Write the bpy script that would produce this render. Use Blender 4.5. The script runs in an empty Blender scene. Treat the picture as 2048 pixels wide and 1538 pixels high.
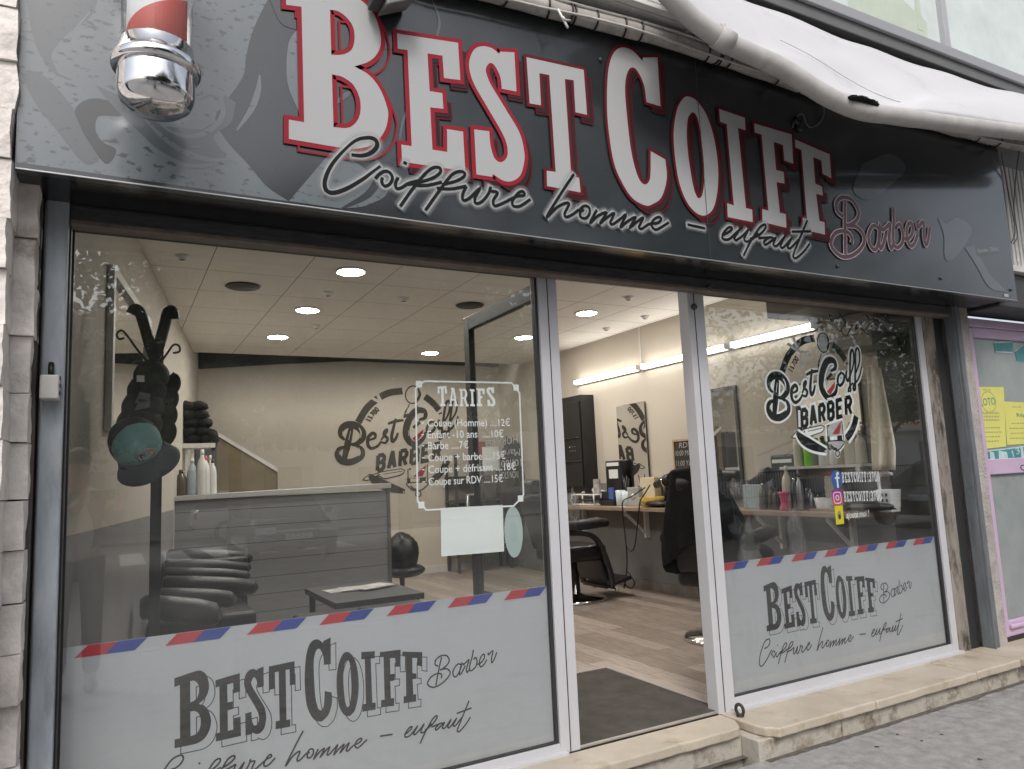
import bpy, bmesh, math, random
import numpy as np
from mathutils import Vector, Matrix, noise
from mathutils.geometry import tessellate_polygon
R = math.radians
rnd = random.Random(7)
SC = bpy.context.scene
COL = SC.collection

# ------------------------------------------------------------------ camera
YAW, PITCH, ROLL, FPX = 0.498629243, 0.123741270, -0.0448694507, 1476.57657
CAM = Vector((0.0, -3.1, 1.277))
_f = Vector((math.sin(YAW)*math.cos(PITCH), math.cos(YAW)*math.cos(PITCH), math.sin(PITCH)))
_r0 = Vector((math.cos(YAW), -math.sin(YAW), 0)); _u0 = _r0.cross(_f)
_r = _r0*math.cos(ROLL) + _u0*math.sin(ROLL); _u = -_r0*math.sin(ROLL) + _u0*math.cos(ROLL)
cd = bpy.data.cameras.new('camera'); cam = bpy.data.objects.new('camera', cd); COL.objects.link(cam)
cd.sensor_width = 36.0; cd.lens = FPX/2048*36; cd.clip_start = 0.02; cd.clip_end = 2000
cam.matrix_world = Matrix(((_r.x, _u.x, -_f.x, CAM.x), (_r.y, _u.y, -_f.y, CAM.y), (_r.z, _u.z, -_f.z, CAM.z), (0, 0, 0, 1)))
SC.camera = cam

# ------------------------------------------------------------------ sky, sun, exposure
SUN_EL, SUN_AZ = R(48), R(205)
w = bpy.data.worlds.new('World'); SC.world = w; w.use_nodes = True
nt = w.node_tree; nt.nodes.clear()
sk = nt.nodes.new('ShaderNodeTexSky'); sk.sky_type = 'NISHITA'; sk.sun_disc = False
sk.sun_elevation = SUN_EL; sk.sun_rotation = SUN_AZ; sk.dust_density = 4.0; sk.air_density = 1.0
hs = nt.nodes.new('ShaderNodeHueSaturation'); hs.inputs['Saturation'].default_value = 0.42
bg = nt.nodes.new('ShaderNodeBackground'); bg.inputs['Strength'].default_value = 0.14
wo = nt.nodes.new('ShaderNodeOutputWorld')
nt.links.new(sk.outputs[0], hs.inputs['Color']); nt.links.new(hs.outputs[0], bg.inputs['Color']); nt.links.new(bg.outputs[0], wo.inputs[0])
sd = bpy.data.lights.new('sun', 'SUN'); sd.energy = 0.8; sd.angle = R(14); sd.color = (1.0, 0.97, 0.93)
so = bpy.data.objects.new('sun', sd); COL.objects.link(so)
_sd = Vector((math.sin(SUN_AZ)*math.cos(SUN_EL), math.cos(SUN_AZ)*math.cos(SUN_EL), math.sin(SUN_EL)))
so.rotation_euler = (-_sd).to_track_quat('-Z', 'Y').to_euler(); so.location = (0, -10, 12)
SC.view_settings.view_transform = 'Standard'; SC.view_settings.look = 'None'
SC.view_settings.exposure = 0.6; SC.view_settings.gamma = 1.0; SC.view_settings.use_curve_mapping = False
SC.render.engine = 'CYCLES'
cy = SC.cycles; cy.use_denoising = True; cy.max_bounces = 12; cy.transparent_max_bounces = 24; cy.glossy_bounces = 6
cy.diffuse_bounces = 8; cy.caustics_reflective = False; cy.caustics_refractive = False; cy.sample_clamp_indirect = 20.0
cy.blur_glossy = 0.5

# ------------------------------------------------------------------ tracing: photo pixel -> point on a real plane
def ray(u, v): return _f + _r*((u-1024)/FPX) - _u*((v-769)/FPX)
def PY(u, v, Y=0.0): d = ray(u, v); return CAM + d*((Y-CAM.y)/d.y)
def PX(u, v, X): d = ray(u, v); return CAM + d*((X-CAM.x)/d.x)
def PZ(u, v, Z): d = ray(u, v); return CAM + d*((Z-CAM.z)/d.z)
def PP(u, v, p, n): d = ray(u, v); n = Vector(n); return CAM + d*((Vector(p)-CAM).dot(n)/d.dot(n))

# ------------------------------------------------------------------ mesh builder
class MB:
    def __init__(s): s.v = []; s.f = []; s.m = []; s.s = []
    def face(s, idx, mi=0, sm=False): s.f.append(tuple(idx)); s.m.append(mi); s.s.append(sm)
    def poly(s, pts, mi=0, sm=False):
        b = len(s.v); s.v += [tuple(p) for p in pts]; s.face(range(b, b+len(pts)), mi, sm)
    def box(s, x0, x1, y0, y1, z0, z1, mi=0, M=None):
        b = len(s.v); c = [Vector((x, y, z)) for z in (z0, z1) for y in (y0, y1) for x in (x0, x1)]
        if M is not None: c = [M @ p for p in c]
        s.v += [tuple(p) for p in c]
        for q in ((0,2,3,1), (4,5,7,6), (0,1,5,4), (2,6,7,3), (0,4,6,2), (1,3,7,5)): s.face([b+i for i in q], mi)
    def hexa(s, lo, hi, mi=0):
        b = len(s.v); n = len(lo); s.v += [tuple(p) for p in lo] + [tuple(p) for p in hi]
        s.face([b+i for i in range(n)][::-1], mi); s.face([b+n+i for i in range(n)], mi)
        for i in range(n): j = (i+1) % n; s.face((b+i, b+j, b+n+j, b+n+i), mi)
    def tube(s, path, r, n=10, mi=0, cap=True, flat=1.0):
        path = [Vector(p) for p in path]; k = len(path); b = len(s.v)
        rr = r if isinstance(r, (list, tuple)) else [r]*k
        up = None
        for i, p in enumerate(path):
            t = (path[min(i+1, k-1)] - path[max(i-1, 0)])
            t = t.normalized() if t.length > 1e-9 else Vector((0, 0, 1))
            if up is None:
                up = Vector((0, 0, 1)) if abs(t.z) < .9 else Vector((0, 1, 0))
            a = up - t*up.dot(t)
            if a.length < 1e-6: a = Vector((1, 0, 0)) - t*t.x
            a.normalize(); c = t.cross(a); up = a
            for j in range(n):
                th = 2*math.pi*j/n; s.v.append(tuple(p + (a*math.cos(th)*flat + c*math.sin(th))*rr[i]))
        for i in range(k-1):
            for j in range(n):
                j2 = (j+1) % n; s.face((b+i*n+j, b+i*n+j2, b+(i+1)*n+j2, b+(i+1)*n+j), mi, True)
        if cap:
            s.face([b+j for j in range(n)][::-1], mi); s.face([b+(k-1)*n+j for j in range(n)], mi)
    def lathe(s, prof, o=(0, 0, 0), n=24, mi=0, M=None, sx=1.0, sy=1.0, mis=None):
        b = len(s.v); o = Vector(o)
        for (r, z) in prof:
            for j in range(n):
                th = 2*math.pi*j/n; p = Vector((r*math.cos(th)*sx, r*math.sin(th)*sy, z))
                if M is not None: p = M @ p
                s.v.append(tuple(o + p))
        for i in range(len(prof)-1):
            for j in range(n):
                j2 = (j+1) % n
                s.face((b+i*n+j, b+i*n+j2, b+(i+1)*n+j2, b+(i+1)*n+j), mis[i] if mis else mi, True)
        if prof[0][0] > 1e-5: s.face([b+j for j in range(n)][::-1], mi)
        if prof[-1][0] > 1e-5: s.face([b+(len(prof)-1)*n+j for j in range(n)], mi)
    def blob(s, c, rx, ry, rz, mi=0, n=14, k=9, M=None, jit=0.0, seed=0):
        b = len(s.v); c = Vector(c)
        for i in range(k+1):
            ph = math.pi*i/k
            for j in range(n):
                th = 2*math.pi*j/n
                d = Vector((math.sin(ph)*math.cos(th), math.sin(ph)*math.sin(th), -math.cos(ph)))
                q = 1 + jit*noise.noise(d*2.3 + Vector((seed, seed*.7, 0)))
                p = Vector((d.x*rx, d.y*ry, d.z*rz))*q
                if M is not None: p = M @ p
                s.v.append(tuple(c+p))
        for i in range(k):
            for j in range(n):
                j2 = (j+1) % n; s.face((b+i*n+j, b+i*n+j2, b+(i+1)*n+j2, b+(i+1)*n+j), mi, True)
    def fill(s, contours, place, off, mi=0):
        """flat shape with holes: contours are 2D lists, place(x, z, off) gives the 3D point"""
        cs = [[Vector((p[0], p[1], 0)) for p in c] for c in contours]
        flat = [p for c in cs for p in c]; b = len(s.v)
        s.v += [tuple(place(p.x, p.y, off)) for p in flat]
        ref = (Vector(place(1, 0, 0))-Vector(place(0, 0, 0))).cross(Vector(place(0, 1, 0))-Vector(place(0, 0, 0)))
        for t in tessellate_polygon(cs):
            s.face([b+i for i in t], mi)
    def strip(s, pts, wd, place, off, mi=0, closed=False, ramp=6e-5):
        pts = [Vector((p[0], p[1])) for p in pts]
        q = [pts[0]]
        for p in pts[1:]:
            if (p-q[-1]).length > 1e-5: q.append(p)
        if closed and (q[0]-q[-1]).length < 1e-5: q.pop()
        k = len(q)
        if k < 2: return
        ws = wd if isinstance(wd, (list, tuple)) else [wd]*k
        if len(ws) != k: ws = [ws[min(int(i*len(ws)/k), len(ws)-1)] for i in range(k)]
        b = len(s.v)
        for i in range(k):
            if closed: a, c = q[i-1], q[(i+1) % k]
            else: a, c = q[max(i-1, 0)], q[min(i+1, k-1)]
            d1 = (q[i]-a); d2 = (c-q[i])
            if d1.length < 1e-9: d1 = d2
            if d2.length < 1e-9: d2 = d1
            d1 = d1.normalized(); d2 = d2.normalized()
            n1 = Vector((-d1.y, d1.x)); n2 = Vector((-d2.y, d2.x)); nn = n1+n2
            if nn.length < .2: nn = n1
            nn.normalize(); sc = 1/max(.5, nn.dot(n1)); h = ws[i]*.5*sc
            o = off + ramp*i/k
            s.v.append(tuple(place(q[i].x+nn.x*h, q[i].y+nn.y*h, o))); s.v.append(tuple(place(q[i].x-nn.x*h, q[i].y-nn.y*h, o)))
        for i in range(k if closed else k-1):
            j = (i+1) % k; s.face((b+2*i, b+2*j, b+2*j+1, b+2*i+1), mi)
    def disc(s, c, rx, rz, place, off, mi=0, n=24):
        b = len(s.v)
        s.v += [tuple(place(c[0]+rx*math.cos(2*math.pi*i/n), c[1]+rz*math.sin(2*math.pi*i/n), off)) for i in range(n)]
        s.face(range(b, b+n), mi)
    def build(s, name, mats, parent=None, bevel=0, seg=2, subsurf=0):
        me = bpy.data.meshes.new(name); me.from_pydata(s.v, [], s.f)
        mats = mats if isinstance(mats, (list, tuple)) else [mats]
        for m in mats: me.materials.append(m)
        me.polygons.foreach_set('material_index', s.m); me.polygons.foreach_set('use_smooth', s.s); me.update()
        o = bpy.data.objects.new(name, me); COL.objects.link(o)
        if parent is not None:
            o.parent = parent
            if parent.type == 'EMPTY' and parent.get('_w', 1): o.matrix_parent_inverse = Matrix.Translation(-parent.location)
        if bevel:
            md = o.modifiers.new('edge', 'BEVEL'); md.width = bevel; md.segments = seg; md.limit_method = 'ANGLE'; md.angle_limit = R(40)
            md.harden_normals = False
        if subsurf:
            md = o.modifiers.new('sub', 'SUBSURF'); md.levels = subsurf; md.render_levels = subsurf
        return o

def tag(o, label, cat, group=None):
    o['label'] = label; o['category'] = cat; o['kind'] = 'thing'
    if group: o['group'] = group
    return o
def thing(name, label, cat, loc=(0, 0, 0), group=None):
    o = bpy.data.objects.new(name, None); o.empty_display_size = .05; COL.objects.link(o); o.location = loc
    return tag(o, label, cat, group)
def kind(o, k): o['kind'] = k; return o
def copy_tree(o, label, loc, rz=0.0, group=None):
    def cp(a, p):
        c = a.copy(); COL.objects.link(c); c.parent = p
        for ch in a.children: cp(ch, c)
        return c
    c = cp(o, None); c.location = loc; c.rotation_euler.z = rz; c['label'] = label
    if group: c['group'] = group
    return c

# ------------------------------------------------------------------ materials
def _nodes(name):
    m = bpy.data.materials.new(name); m.use_nodes = True; t = m.node_tree; t.nodes.clear()
    o = t.nodes.new('ShaderNodeOutputMaterial'); p = t.nodes.new('ShaderNodeBsdfPrincipled'); t.links.new(p.outputs[0], o.inputs[0])
    return m, t, p, o
def mat(name, c, rough=.5, metal=0.0, var=.0, vs=6.0, bump=0.0, bs=40.0, spec=.5, c2=None, detail=6, dirt=None, ds=3.0, dth=.55, stretch=None, coat=0.0):
    """principled surface; var: light/dark mottling of the colour, c2: second colour in it, dirt: colour of stains with a shape of their own"""
    m, t, p, o = _nodes(name); N = t.nodes.new; L = t.links.new
    c = (*c, 1.0) if len(c) == 3 else c
    p.inputs['Roughness'].default_value = rough; p.inputs['Metallic'].default_value = metal; p.inputs['Specular IOR Level'].default_value = spec
    if coat: p.inputs['Coat Weight'].default_value = coat; p.inputs['Coat Roughness'].default_value = .08
    p.inputs['Base Color'].default_value = c
    if var or bump or dirt or c2:
        tc = N('ShaderNodeTexCoord'); src = tc.outputs['Object']
        if stretch:
            mp = N('ShaderNodeMapping'); mp.inputs['Scale'].default_value = stretch; L(src, mp.inputs[0]); src = mp.outputs[0]
        col = None
        if var or c2:
            n = N('ShaderNodeTexNoise'); n.inputs['Scale'].default_value = vs; n.inputs['Detail'].default_value = detail; n.inputs['Roughness'].default_value = .62; L(src, n.inputs['Vector'])
            r = N('ShaderNodeValToRGB'); r.color_ramp.elements[0].position = .3; r.color_ramp.elements[1].position = .7
            a = tuple(x*(1-var) for x in c[:3]); b = tuple(min(1, x*(1+var)) for x in (c2 or c)[:3])
            r.color_ramp.elements[0].color = (*a, 1); r.color_ramp.elements[1].color = (*b, 1)
            L(n.outputs['Fac'], r.inputs[0]); col = r.outputs[0]
            rr = N('ShaderNodeMapRange'); rr.inputs['To Min'].default_value = max(.02, rough-.08); rr.inputs['To Max'].default_value = min(1, rough+.08); L(n.outputs['Fac'], rr.inputs[0]); L(rr.outputs[0], p.inputs['Roughness'])
        if dirt:
            n2 = N('ShaderNodeTexNoise'); n2.inputs['Scale'].default_value = ds; n2.inputs['Detail'].default_value = 9; n2.inputs['Roughness'].default_value = .7; L(src, n2.inputs['Vector'])
            r2 = N('ShaderNodeValToRGB'); r2.color_ramp.elements[0].position = dth; r2.color_ramp.elements[1].position = min(1, dth+.16)
            L(n2.outputs['Fac'], r2.inputs[0])
            mx = N('ShaderNodeMix'); mx.data_type = 'RGBA'; L(r2.outputs[0], mx.inputs['Factor'])
            if col: L(col, mx.inputs[6])
            else: mx.inputs[6].default_value = c
            mx.inputs[7].default_value = (*dirt, 1); col = mx.outputs[2]
        if col: L(col, p.inputs['Base Color'])
        if bump:
            n3 = N('ShaderNodeTexNoise'); n3.inputs['Scale'].default_value = bs; n3.inputs['Detail'].default_value = 5; L(src, n3.inputs['Vector'])
            bp = N('ShaderNodeBump'); bp.inputs['Strength'].default_value = bump; bp.inputs['Distance'].default_value = .01; L(n3.outputs['Fac'], bp.inputs['Height']); L(bp.outputs[0], p.inputs['Normal'])
    return m
def emit(name, c, s):
    m = bpy.data.materials.new(name); m.use_nodes = True; t = m.node_tree; t.nodes.clear()
    o = t.nodes.new('ShaderNodeOutputMaterial'); e = t.nodes.new('ShaderNodeEmission'); e.inputs[0].default_value = (*c, 1); e.inputs[1].default_value = s; t.links.new(e.outputs[0], o.inputs[0]); return m
def glass(name, r0=.045, tint=(.97, .985, .98), dirt=.03, gl=(1, 1, 1)):
    """clear pane: passes light, mirrors what stands in front of it more at grazing angles, thin film of grime"""
    m = bpy.data.materials.new(name); m.use_nodes = True; t = m.node_tree; t.nodes.clear(); N = t.nodes.new; L = t.links.new
    o = N('ShaderNodeOutputMaterial'); tr = N('ShaderNodeBsdfTransparent'); tr.inputs[0].default_value = (*tint, 1)
    g = N('ShaderNodeBsdfGlossy'); g.inputs['Roughness'].default_value = .0; g.inputs['Color'].default_value = (*gl, 1)
    lw = N('ShaderNodeLayerWeight'); lw.inputs[0].default_value = .5
    pw = N('ShaderNodeMath'); pw.operation = 'POWER'; pw.inputs[1].default_value = 5; L(lw.outputs['Facing'], pw.inputs[0])
    ma = N('ShaderNodeMath'); ma.operation = 'MULTIPLY_ADD'; ma.inputs[1].default_value = 1-r0; ma.inputs[2].default_value = r0; L(pw.outputs[0], ma.inputs[0])
    mx = N('ShaderNodeMixShader'); L(ma.outputs[0], mx.inputs[0]); L(tr.outputs[0], mx.inputs[1]); L(g.outputs[0], mx.inputs[2])
    d = N('ShaderNodeBsdfDiffuse'); d.inputs[0].default_value = (.55, .54, .5, 1)
    tc = N('ShaderNodeTexCoord'); n = N('ShaderNodeTexNoise'); n.inputs['Scale'].default_value = 2.2; n.inputs['Detail'].default_value = 8; L(tc.outputs['Object'], n.inputs['Vector'])
    mr = N('ShaderNodeMapRange'); mr.inputs['From Min'].default_value = .4; mr.inputs['From Max'].default_value = .8; mr.inputs['To Max'].default_value = dirt; L(n.outputs['Fac'], mr.inputs[0])
    mx2 = N('ShaderNodeMixShader'); L(mr.outputs[0], mx2.inputs[0]); L(mx.outputs[0], mx2.inputs[1]); L(d.outputs[0], mx2.inputs[2]); L(mx2.outputs[0], o.inputs[0])
    return m
def tiles(name, c, line, sx, sy, lw, rough=.5, c2=None, plane='XY', offs=(0, 0), stagger=0.0, var=.1, bump=.3, swap=False, grain=0.0, spec=.4):
    """boards, tiles or blocks with joints"""
    m, t, p, o = _nodes(name); N = t.nodes.new; L = t.links.new
    tc = N('ShaderNodeTexCoord'); sep = N('ShaderNodeSeparateXYZ'); L(tc.outputs['Object'], sep.inputs[0]); cb = N('ShaderNodeCombineXYZ')
    a, b = plane[0], plane[1]; L(sep.outputs[a], cb.inputs[0]); L(sep.outputs[b], cb.inputs[1])
    mp = N('ShaderNodeMapping'); mp.inputs['Location'].default_value = (offs[0], offs[1], 0); L(cb.outputs[0], mp.inputs[0])
    br = N('ShaderNodeTexBrick'); br.offset = stagger; br.inputs['Scale'].default_value = 1.0; br.inputs['Brick Width'].default_value = sx; br.inputs['Row Height'].default_value = sy
    br.inputs['Mortar Size'].default_value = lw; br.inputs['Mortar Smooth'].default_value = .1; br.inputs['Bias'].default_value = 0
    br.inputs['Color1'].default_value = (*c, 1); br.inputs['Color2'].default_value = (*(c2 or c), 1); br.inputs['Mortar'].default_value = (*line, 1)
    L(mp.outputs[0], br.inputs['Vector'])
    n = N('ShaderNodeTexNoise'); n.inputs['Scale'].default_value = 5; n.inputs['Detail'].default_value = 8; n.inputs['Roughness'].default_value = .65
    if grain:
        m2 = N('ShaderNodeMapping'); m2.inputs['Scale'].default_value = (1.2, 14, 1); L(mp.outputs[0], m2.inputs[0]); L(m2.outputs[0], n.inputs['Vector'])
    else: L(tc.outputs['Object'], n.inputs['Vector'])
    mr = N('ShaderNodeMapRange'); mr.inputs['From Min'].default_value = .3; mr.inputs['From Max'].default_value = .7; mr.inputs['To Min'].default_value = 1-var; mr.inputs['To Max'].default_value = 1+var; L(n.outputs['Fac'], mr.inputs[0])
    hv = N('ShaderNodeHueSaturation'); L(br.outputs['Color'], hv.inputs['Color']); L(mr.outputs[0], hv.inputs['Value']); L(hv.outputs[0], p.inputs['Base Color'])
    p.inputs['Roughness'].default_value = rough; p.inputs['Specular IOR Level'].default_value = spec
    bp = N('ShaderNodeBump'); bp.invert = True; bp.inputs['Strength'].default_value = bump; bp.inputs['Distance'].default_value = .004; L(br.outputs['Fac'], bp.inputs['Height']); L(bp.outputs[0], p.inputs['Normal'])
    return m

M = {}
M['alu'] = mat('painted_aluminium', (.50, .50, .525), .38, var=.05, vs=3, dirt=(.34, .33, .32), ds=5, dth=.66)
M['alu_dark'] = mat('dark_gasket', (.03, .03, .032), .5)
M['steel'] = mat('galvanised_steel', (.37, .41, .45), .5, metal=.1, var=.3, vs=5, dirt=(.20, .21, .22), ds=4, dth=.57, stretch=(3, 3, .7))
M['steel_dark'] = mat('dark_galvanised_steel', (.15, .165, .18), .5, metal=.15, var=.3, vs=5, dirt=(.08, .085, .09), ds=4, dth=.56, stretch=(3, 3, .7))
M['rust'] = mat('worn_shutter_steel', (.075, .075, .082), .42, metal=.3, var=.35, vs=30, stretch=(.4, 3, 3), dirt=(.10, .07, .05), ds=3, dth=.6)
M['black_gloss'] = mat('black_lacquer_sheet', (.012, .012, .013), .16, var=.2, vs=2, spec=.6)
M['black'] = mat('black_plastic', (.014, .014, .015), .45, var=.2, vs=9)
M['black_leather'] = mat('black_leather', (.016, .016, .018), .36, var=.3, vs=12, bump=.25, bs=160)
M['black_cloth'] = mat('black_cloth', (.012, .012, .013), .85, var=.3, vs=10, bump=.4, bs=60, spec=.2)
M['charcoal'] = mat('charcoal_paint', (.05, .05, .053), .5, var=.12, vs=5)
M['chrome'] = mat('chrome', (.82, .82, .83), .07, metal=1.0, var=.05, vs=20, bump=.03, bs=9)
M['chrome_dirty'] = mat('stained_chrome', (.75, .75, .76), .1, metal=1.0, var=.08, vs=14, dirt=(.25, .22, .18), ds=16, dth=.66, bump=.05, bs=7)
M['white'] = mat('white_plastic', (.72, .72, .71), .4, var=.04, vs=6)
M['white_dirty'] = mat('grimy_white_paint', (.60, .585, .565), .55, var=.14, vs=5, dirt=(.33, .30, .27), ds=5, dth=.6)
M['paper'] = mat('paper', (.78, .80, .80), .8, var=.03, vs=7)
M['vinyl_white'] = mat('white_vinyl', (.88, .88, .89), .45)
M['vinyl_grey'] = mat('dark_grey_vinyl', (.014, .014, .015), .6, spec=.2)
M['vinyl_black'] = mat('black_vinyl', (.010, .010, .011), .6, spec=.15)
M['print_white'] = mat('printed_pale_grey', (.37, .375, .38), .5)
M['print_red'] = mat('printed_red', (.25, .014, .026), .6, spec=.2)
M['print_red_dim'] = mat('printed_dark_red', (.075, .008, .014), .6, spec=.2)
M['print_pink'] = mat('printed_pale_pink', (.50, .38, .40), .5)
M['vinyl_red'] = mat('red_vinyl', (.40, .035, .045), .45)
M['vinyl_blue'] = mat('blue_vinyl', (.03, .052, .25), .45)
M['wall_beige'] = mat('beige_wall_paint', (.51, .46, .39), .75, var=.035, vs=2.2, bump=.08, bs=90, spec=.2)
M['wall_grey'] = mat('dark_grey_wall_paint', (.21, .205, .205), .65, var=.08, vs=2.5, bump=.08, bs=90, spec=.25)
M['wall_left'] = mat('taupe_wall_paint', (.46, .42, .365), .75, var=.05, vs=2.5, spec=.2)
M['wood_white'] = mat('whitewashed_board', (.62, .60, .57), .5, var=.08, vs=6)
M['worktop'] = mat('wood_laminate_top', (.33, .24, .17), .4, var=.2, vs=8, stretch=(4, .6, 1))
M['counter_top'] = mat('pale_grey_laminate', (.45, .45, .45), .35, var=.05, vs=6)
M['lamp'] = emit('lamp_glow', (1.0, .945, .87), 150.0)
M['tube'] = emit('tube_glow', (1.0, .955, .89), 9.0)
M['mirror'] = mat('mirror_silver', (.86, .87, .86), .015, metal=1.0)
M['pane'] = glass('shop_glass', .076, dirt=.035)
M['pane_door'] = glass('door_glass', .03, dirt=.03)
M['stone'] = mat('split_pale_stone', (.68, .635, .60), .85, var=.2, vs=7, c2=(.76, .71, .67), bump=.9, bs=30, dirt=(.24, .20, .165), ds=4.5, dth=.585, spec=.2)
M['mortar'] = mat('dark_joint', (.10, .085, .075), .9, var=.3, vs=9)
M['limestone'] = mat('cream_limestone', (.42, .365, .285), .5, var=.12, vs=3.5, c2=(.46, .405, .335), bump=.1, bs=40, dirt=(.27, .215, .135), ds=4.5, dth=.545)
M['riser'] = mat('stained_cement', (.42, .39, .34), .85, var=.22, vs=6, bump=.5, bs=30, dirt=(.15, .115, .08), ds=6, dth=.5)
M['asphalt'] = mat('grey_asphalt', (.30, .292, .285), .9, var=.22, vs=14, detail=12, bump=.5, bs=230, dirt=(.155, .148, .14), ds=4.2, dth=.535, spec=.2)
M['road'] = mat('road_asphalt', (.21, .205, .20), .9, var=.2, vs=.8, bump=.3, bs=90)
M['concrete'] = mat('stained_concrete', (.24, .212, .185), .85, var=.22, vs=6, bump=.5, bs=40, dirt=(.05, .04, .033), ds=5.5, dth=.48, stretch=(2, 2, .8))
M['plaster'] = mat('rough_plaster', (.36, .33, .31), .9, var=.2, vs=9, bump=1.0, bs=60, dirt=(.2, .17, .15), ds=8, dth=.6)
M['pink'] = mat('pink_painted_metal', (.50, .37, .51), .45, var=.07, vs=4, dirt=(.40, .30, .40), ds=6, dth=.62)
M['frosted'] = mat('frosted_glass', (.26, .285, .285), .22, var=.12, vs=3, dirt=(.21, .235, .235), ds=4, dth=.56)
M['yellow_paper'] = mat('yellow_paper', (.60, .58, .16), .75, var=.05, vs=9)
M['green_ink'] = mat('green_ink', (.10, .25, .16), .8)
M['grey_ink'] = mat('grey_ink', (.36, .37, .14), .8)
M['teal'] = mat('teal_sticker', (.06, .24, .25), .5, var=.25, vs=14)
M['canvas'] = mat('white_awning_canvas', (.52, .52, .54), .8, var=.035, vs=2, bump=.12, bs=12, dirt=(.44, .435, .44), ds=2.6, dth=.58, spec=.2)
M['awning_bar'] = mat('off_white_awning_tube', (.44, .425, .415), .65, var=.14, vs=9, dirt=(.36, .335, .315), ds=7, dth=.56)
M['cable_wrap'] = mat('grimy_white_wrap', (.40, .375, .345), .7, var=.25, vs=11, bump=.5, bs=24, dirt=(.20, .175, .155), ds=9, dth=.56)
M['rail'] = mat('grey_metal_rail', (.13, .13, .13), .5, var=.12, vs=5)
M['upper_glass'] = mat('painted_sky_glass', (.62, .68, .66), .12, var=.12, vs=2.5)  # pale base colour stands in for sky mirrored in the upper panes
M['grey_film'] = mat('grey_window_film', (.40, .403, .432), .4, var=.035, vs=1.3, spec=.45, dirt=(.345, .345, .36), ds=2.4, dth=.56, stretch=(1.6, 1, .5))
M['mat_brown'] = mat('dark_brown_doormat', (.085, .076, .068), .95, var=.22, vs=8, bump=.8, bs=150, spec=.1)
M['floor'] = tiles('oak_laminate', (.40, .335, .285), (.15, .115, .095), 1.25, .15, .0022, .38, c2=(.25, .20, .165), plane='YX', stagger=.37, var=.36, bump=.15, grain=1)
M['ceiling'] = tiles('ceiling_tiles', (.87, .845, .795), (.20, .18, .15), .643, .6, .003, .9, plane='XY', offs=(.064, -.1), var=.03, bump=.3, spec=.1)
M['planks'] = tiles('grey_boards', (.23, .235, .245), (.06, .06, .06), 8.0, .158, .003, .42, plane='XZ', offs=(0, .02), var=.1, bump=.5, grain=1)
M['skin'] = mat('skin', (.50, .30, .22), .55, var=.06, vs=20)
M['denim'] = mat('blue_denim', (.045, .065, .11), .85, var=.25, vs=30)
M['tshirt'] = mat('pale_tshirt', (.50, .47, .46), .85, var=.06, vs=8)
M['jacket'] = mat('grey_blue_jacket', (.11, .13, .16), .8, var=.15, vs=8)
M['hair'] = mat('dark_hair', (.03, .022, .017), .6, var=.3, vs=40)
# ------------------------------------------------------------------ lettering traced on its real planes
def cr(pts, closed=False, n=7):
    """points (x, y) are corners, (x, y, 1) smooth: a curve through all of them"""
    P = [Vector((p[0], p[1])) for p in pts]; S = [len(p) > 2 for p in pts]; k = len(P); out = []
    for i in range(k if closed else k-1):
        j = (i+1) % k; a, b = P[i], P[j]
        if not S[i] and not S[j]: out.append(a); continue
        ta = (P[j]-P[i-1])*.5 if S[i] and (closed or i > 0) else (b-a)
        tb = (P[(j+1) % k]-P[i])*.5 if S[j] and (closed or j < k-1) else (b-a)
        L = (b-a).length
        for t_ in (ta, tb):
            if t_.length > L*1.3: t_ *= L*1.3/t_.length
        for q in range(n):
            s = q/n; s2, s3 = s*s, s*s*s
            out.append(a*(2*s3-3*s2+1) + ta*(s3-2*s2+s) + b*(-2*s3+3*s2) + tb*(s3-s2))
    if not closed: out.append(P[-1])
    return out
def sm(*pts): return cr([(p[0], p[1], 1) for p in pts])
def parse(s):
    r = []
    for q in s.split():
        smo = q.endswith('s'); a, b = q.rstrip('s').split(','); r.append((float(a), float(b), 1) if smo else (float(a), float(b)))
    return r
def crop(ox, oy, sc): return lambda p: (ox+p[0]/sc, oy+p[1]/sc)
def on_plane(pts, tr, Y):
    o = []
    for p in pts:
        u, v = tr(p); q = PY(u, v, Y); o.append((q.x, q.z) if len(p) == 2 else (q.x, q.z, 1))
    return o
FY = -.42
cA, cB, cC = crop(550, 0, 4.806), crop(550, 0, 2.7307), crop(1200, 0, 2.4033)
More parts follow.
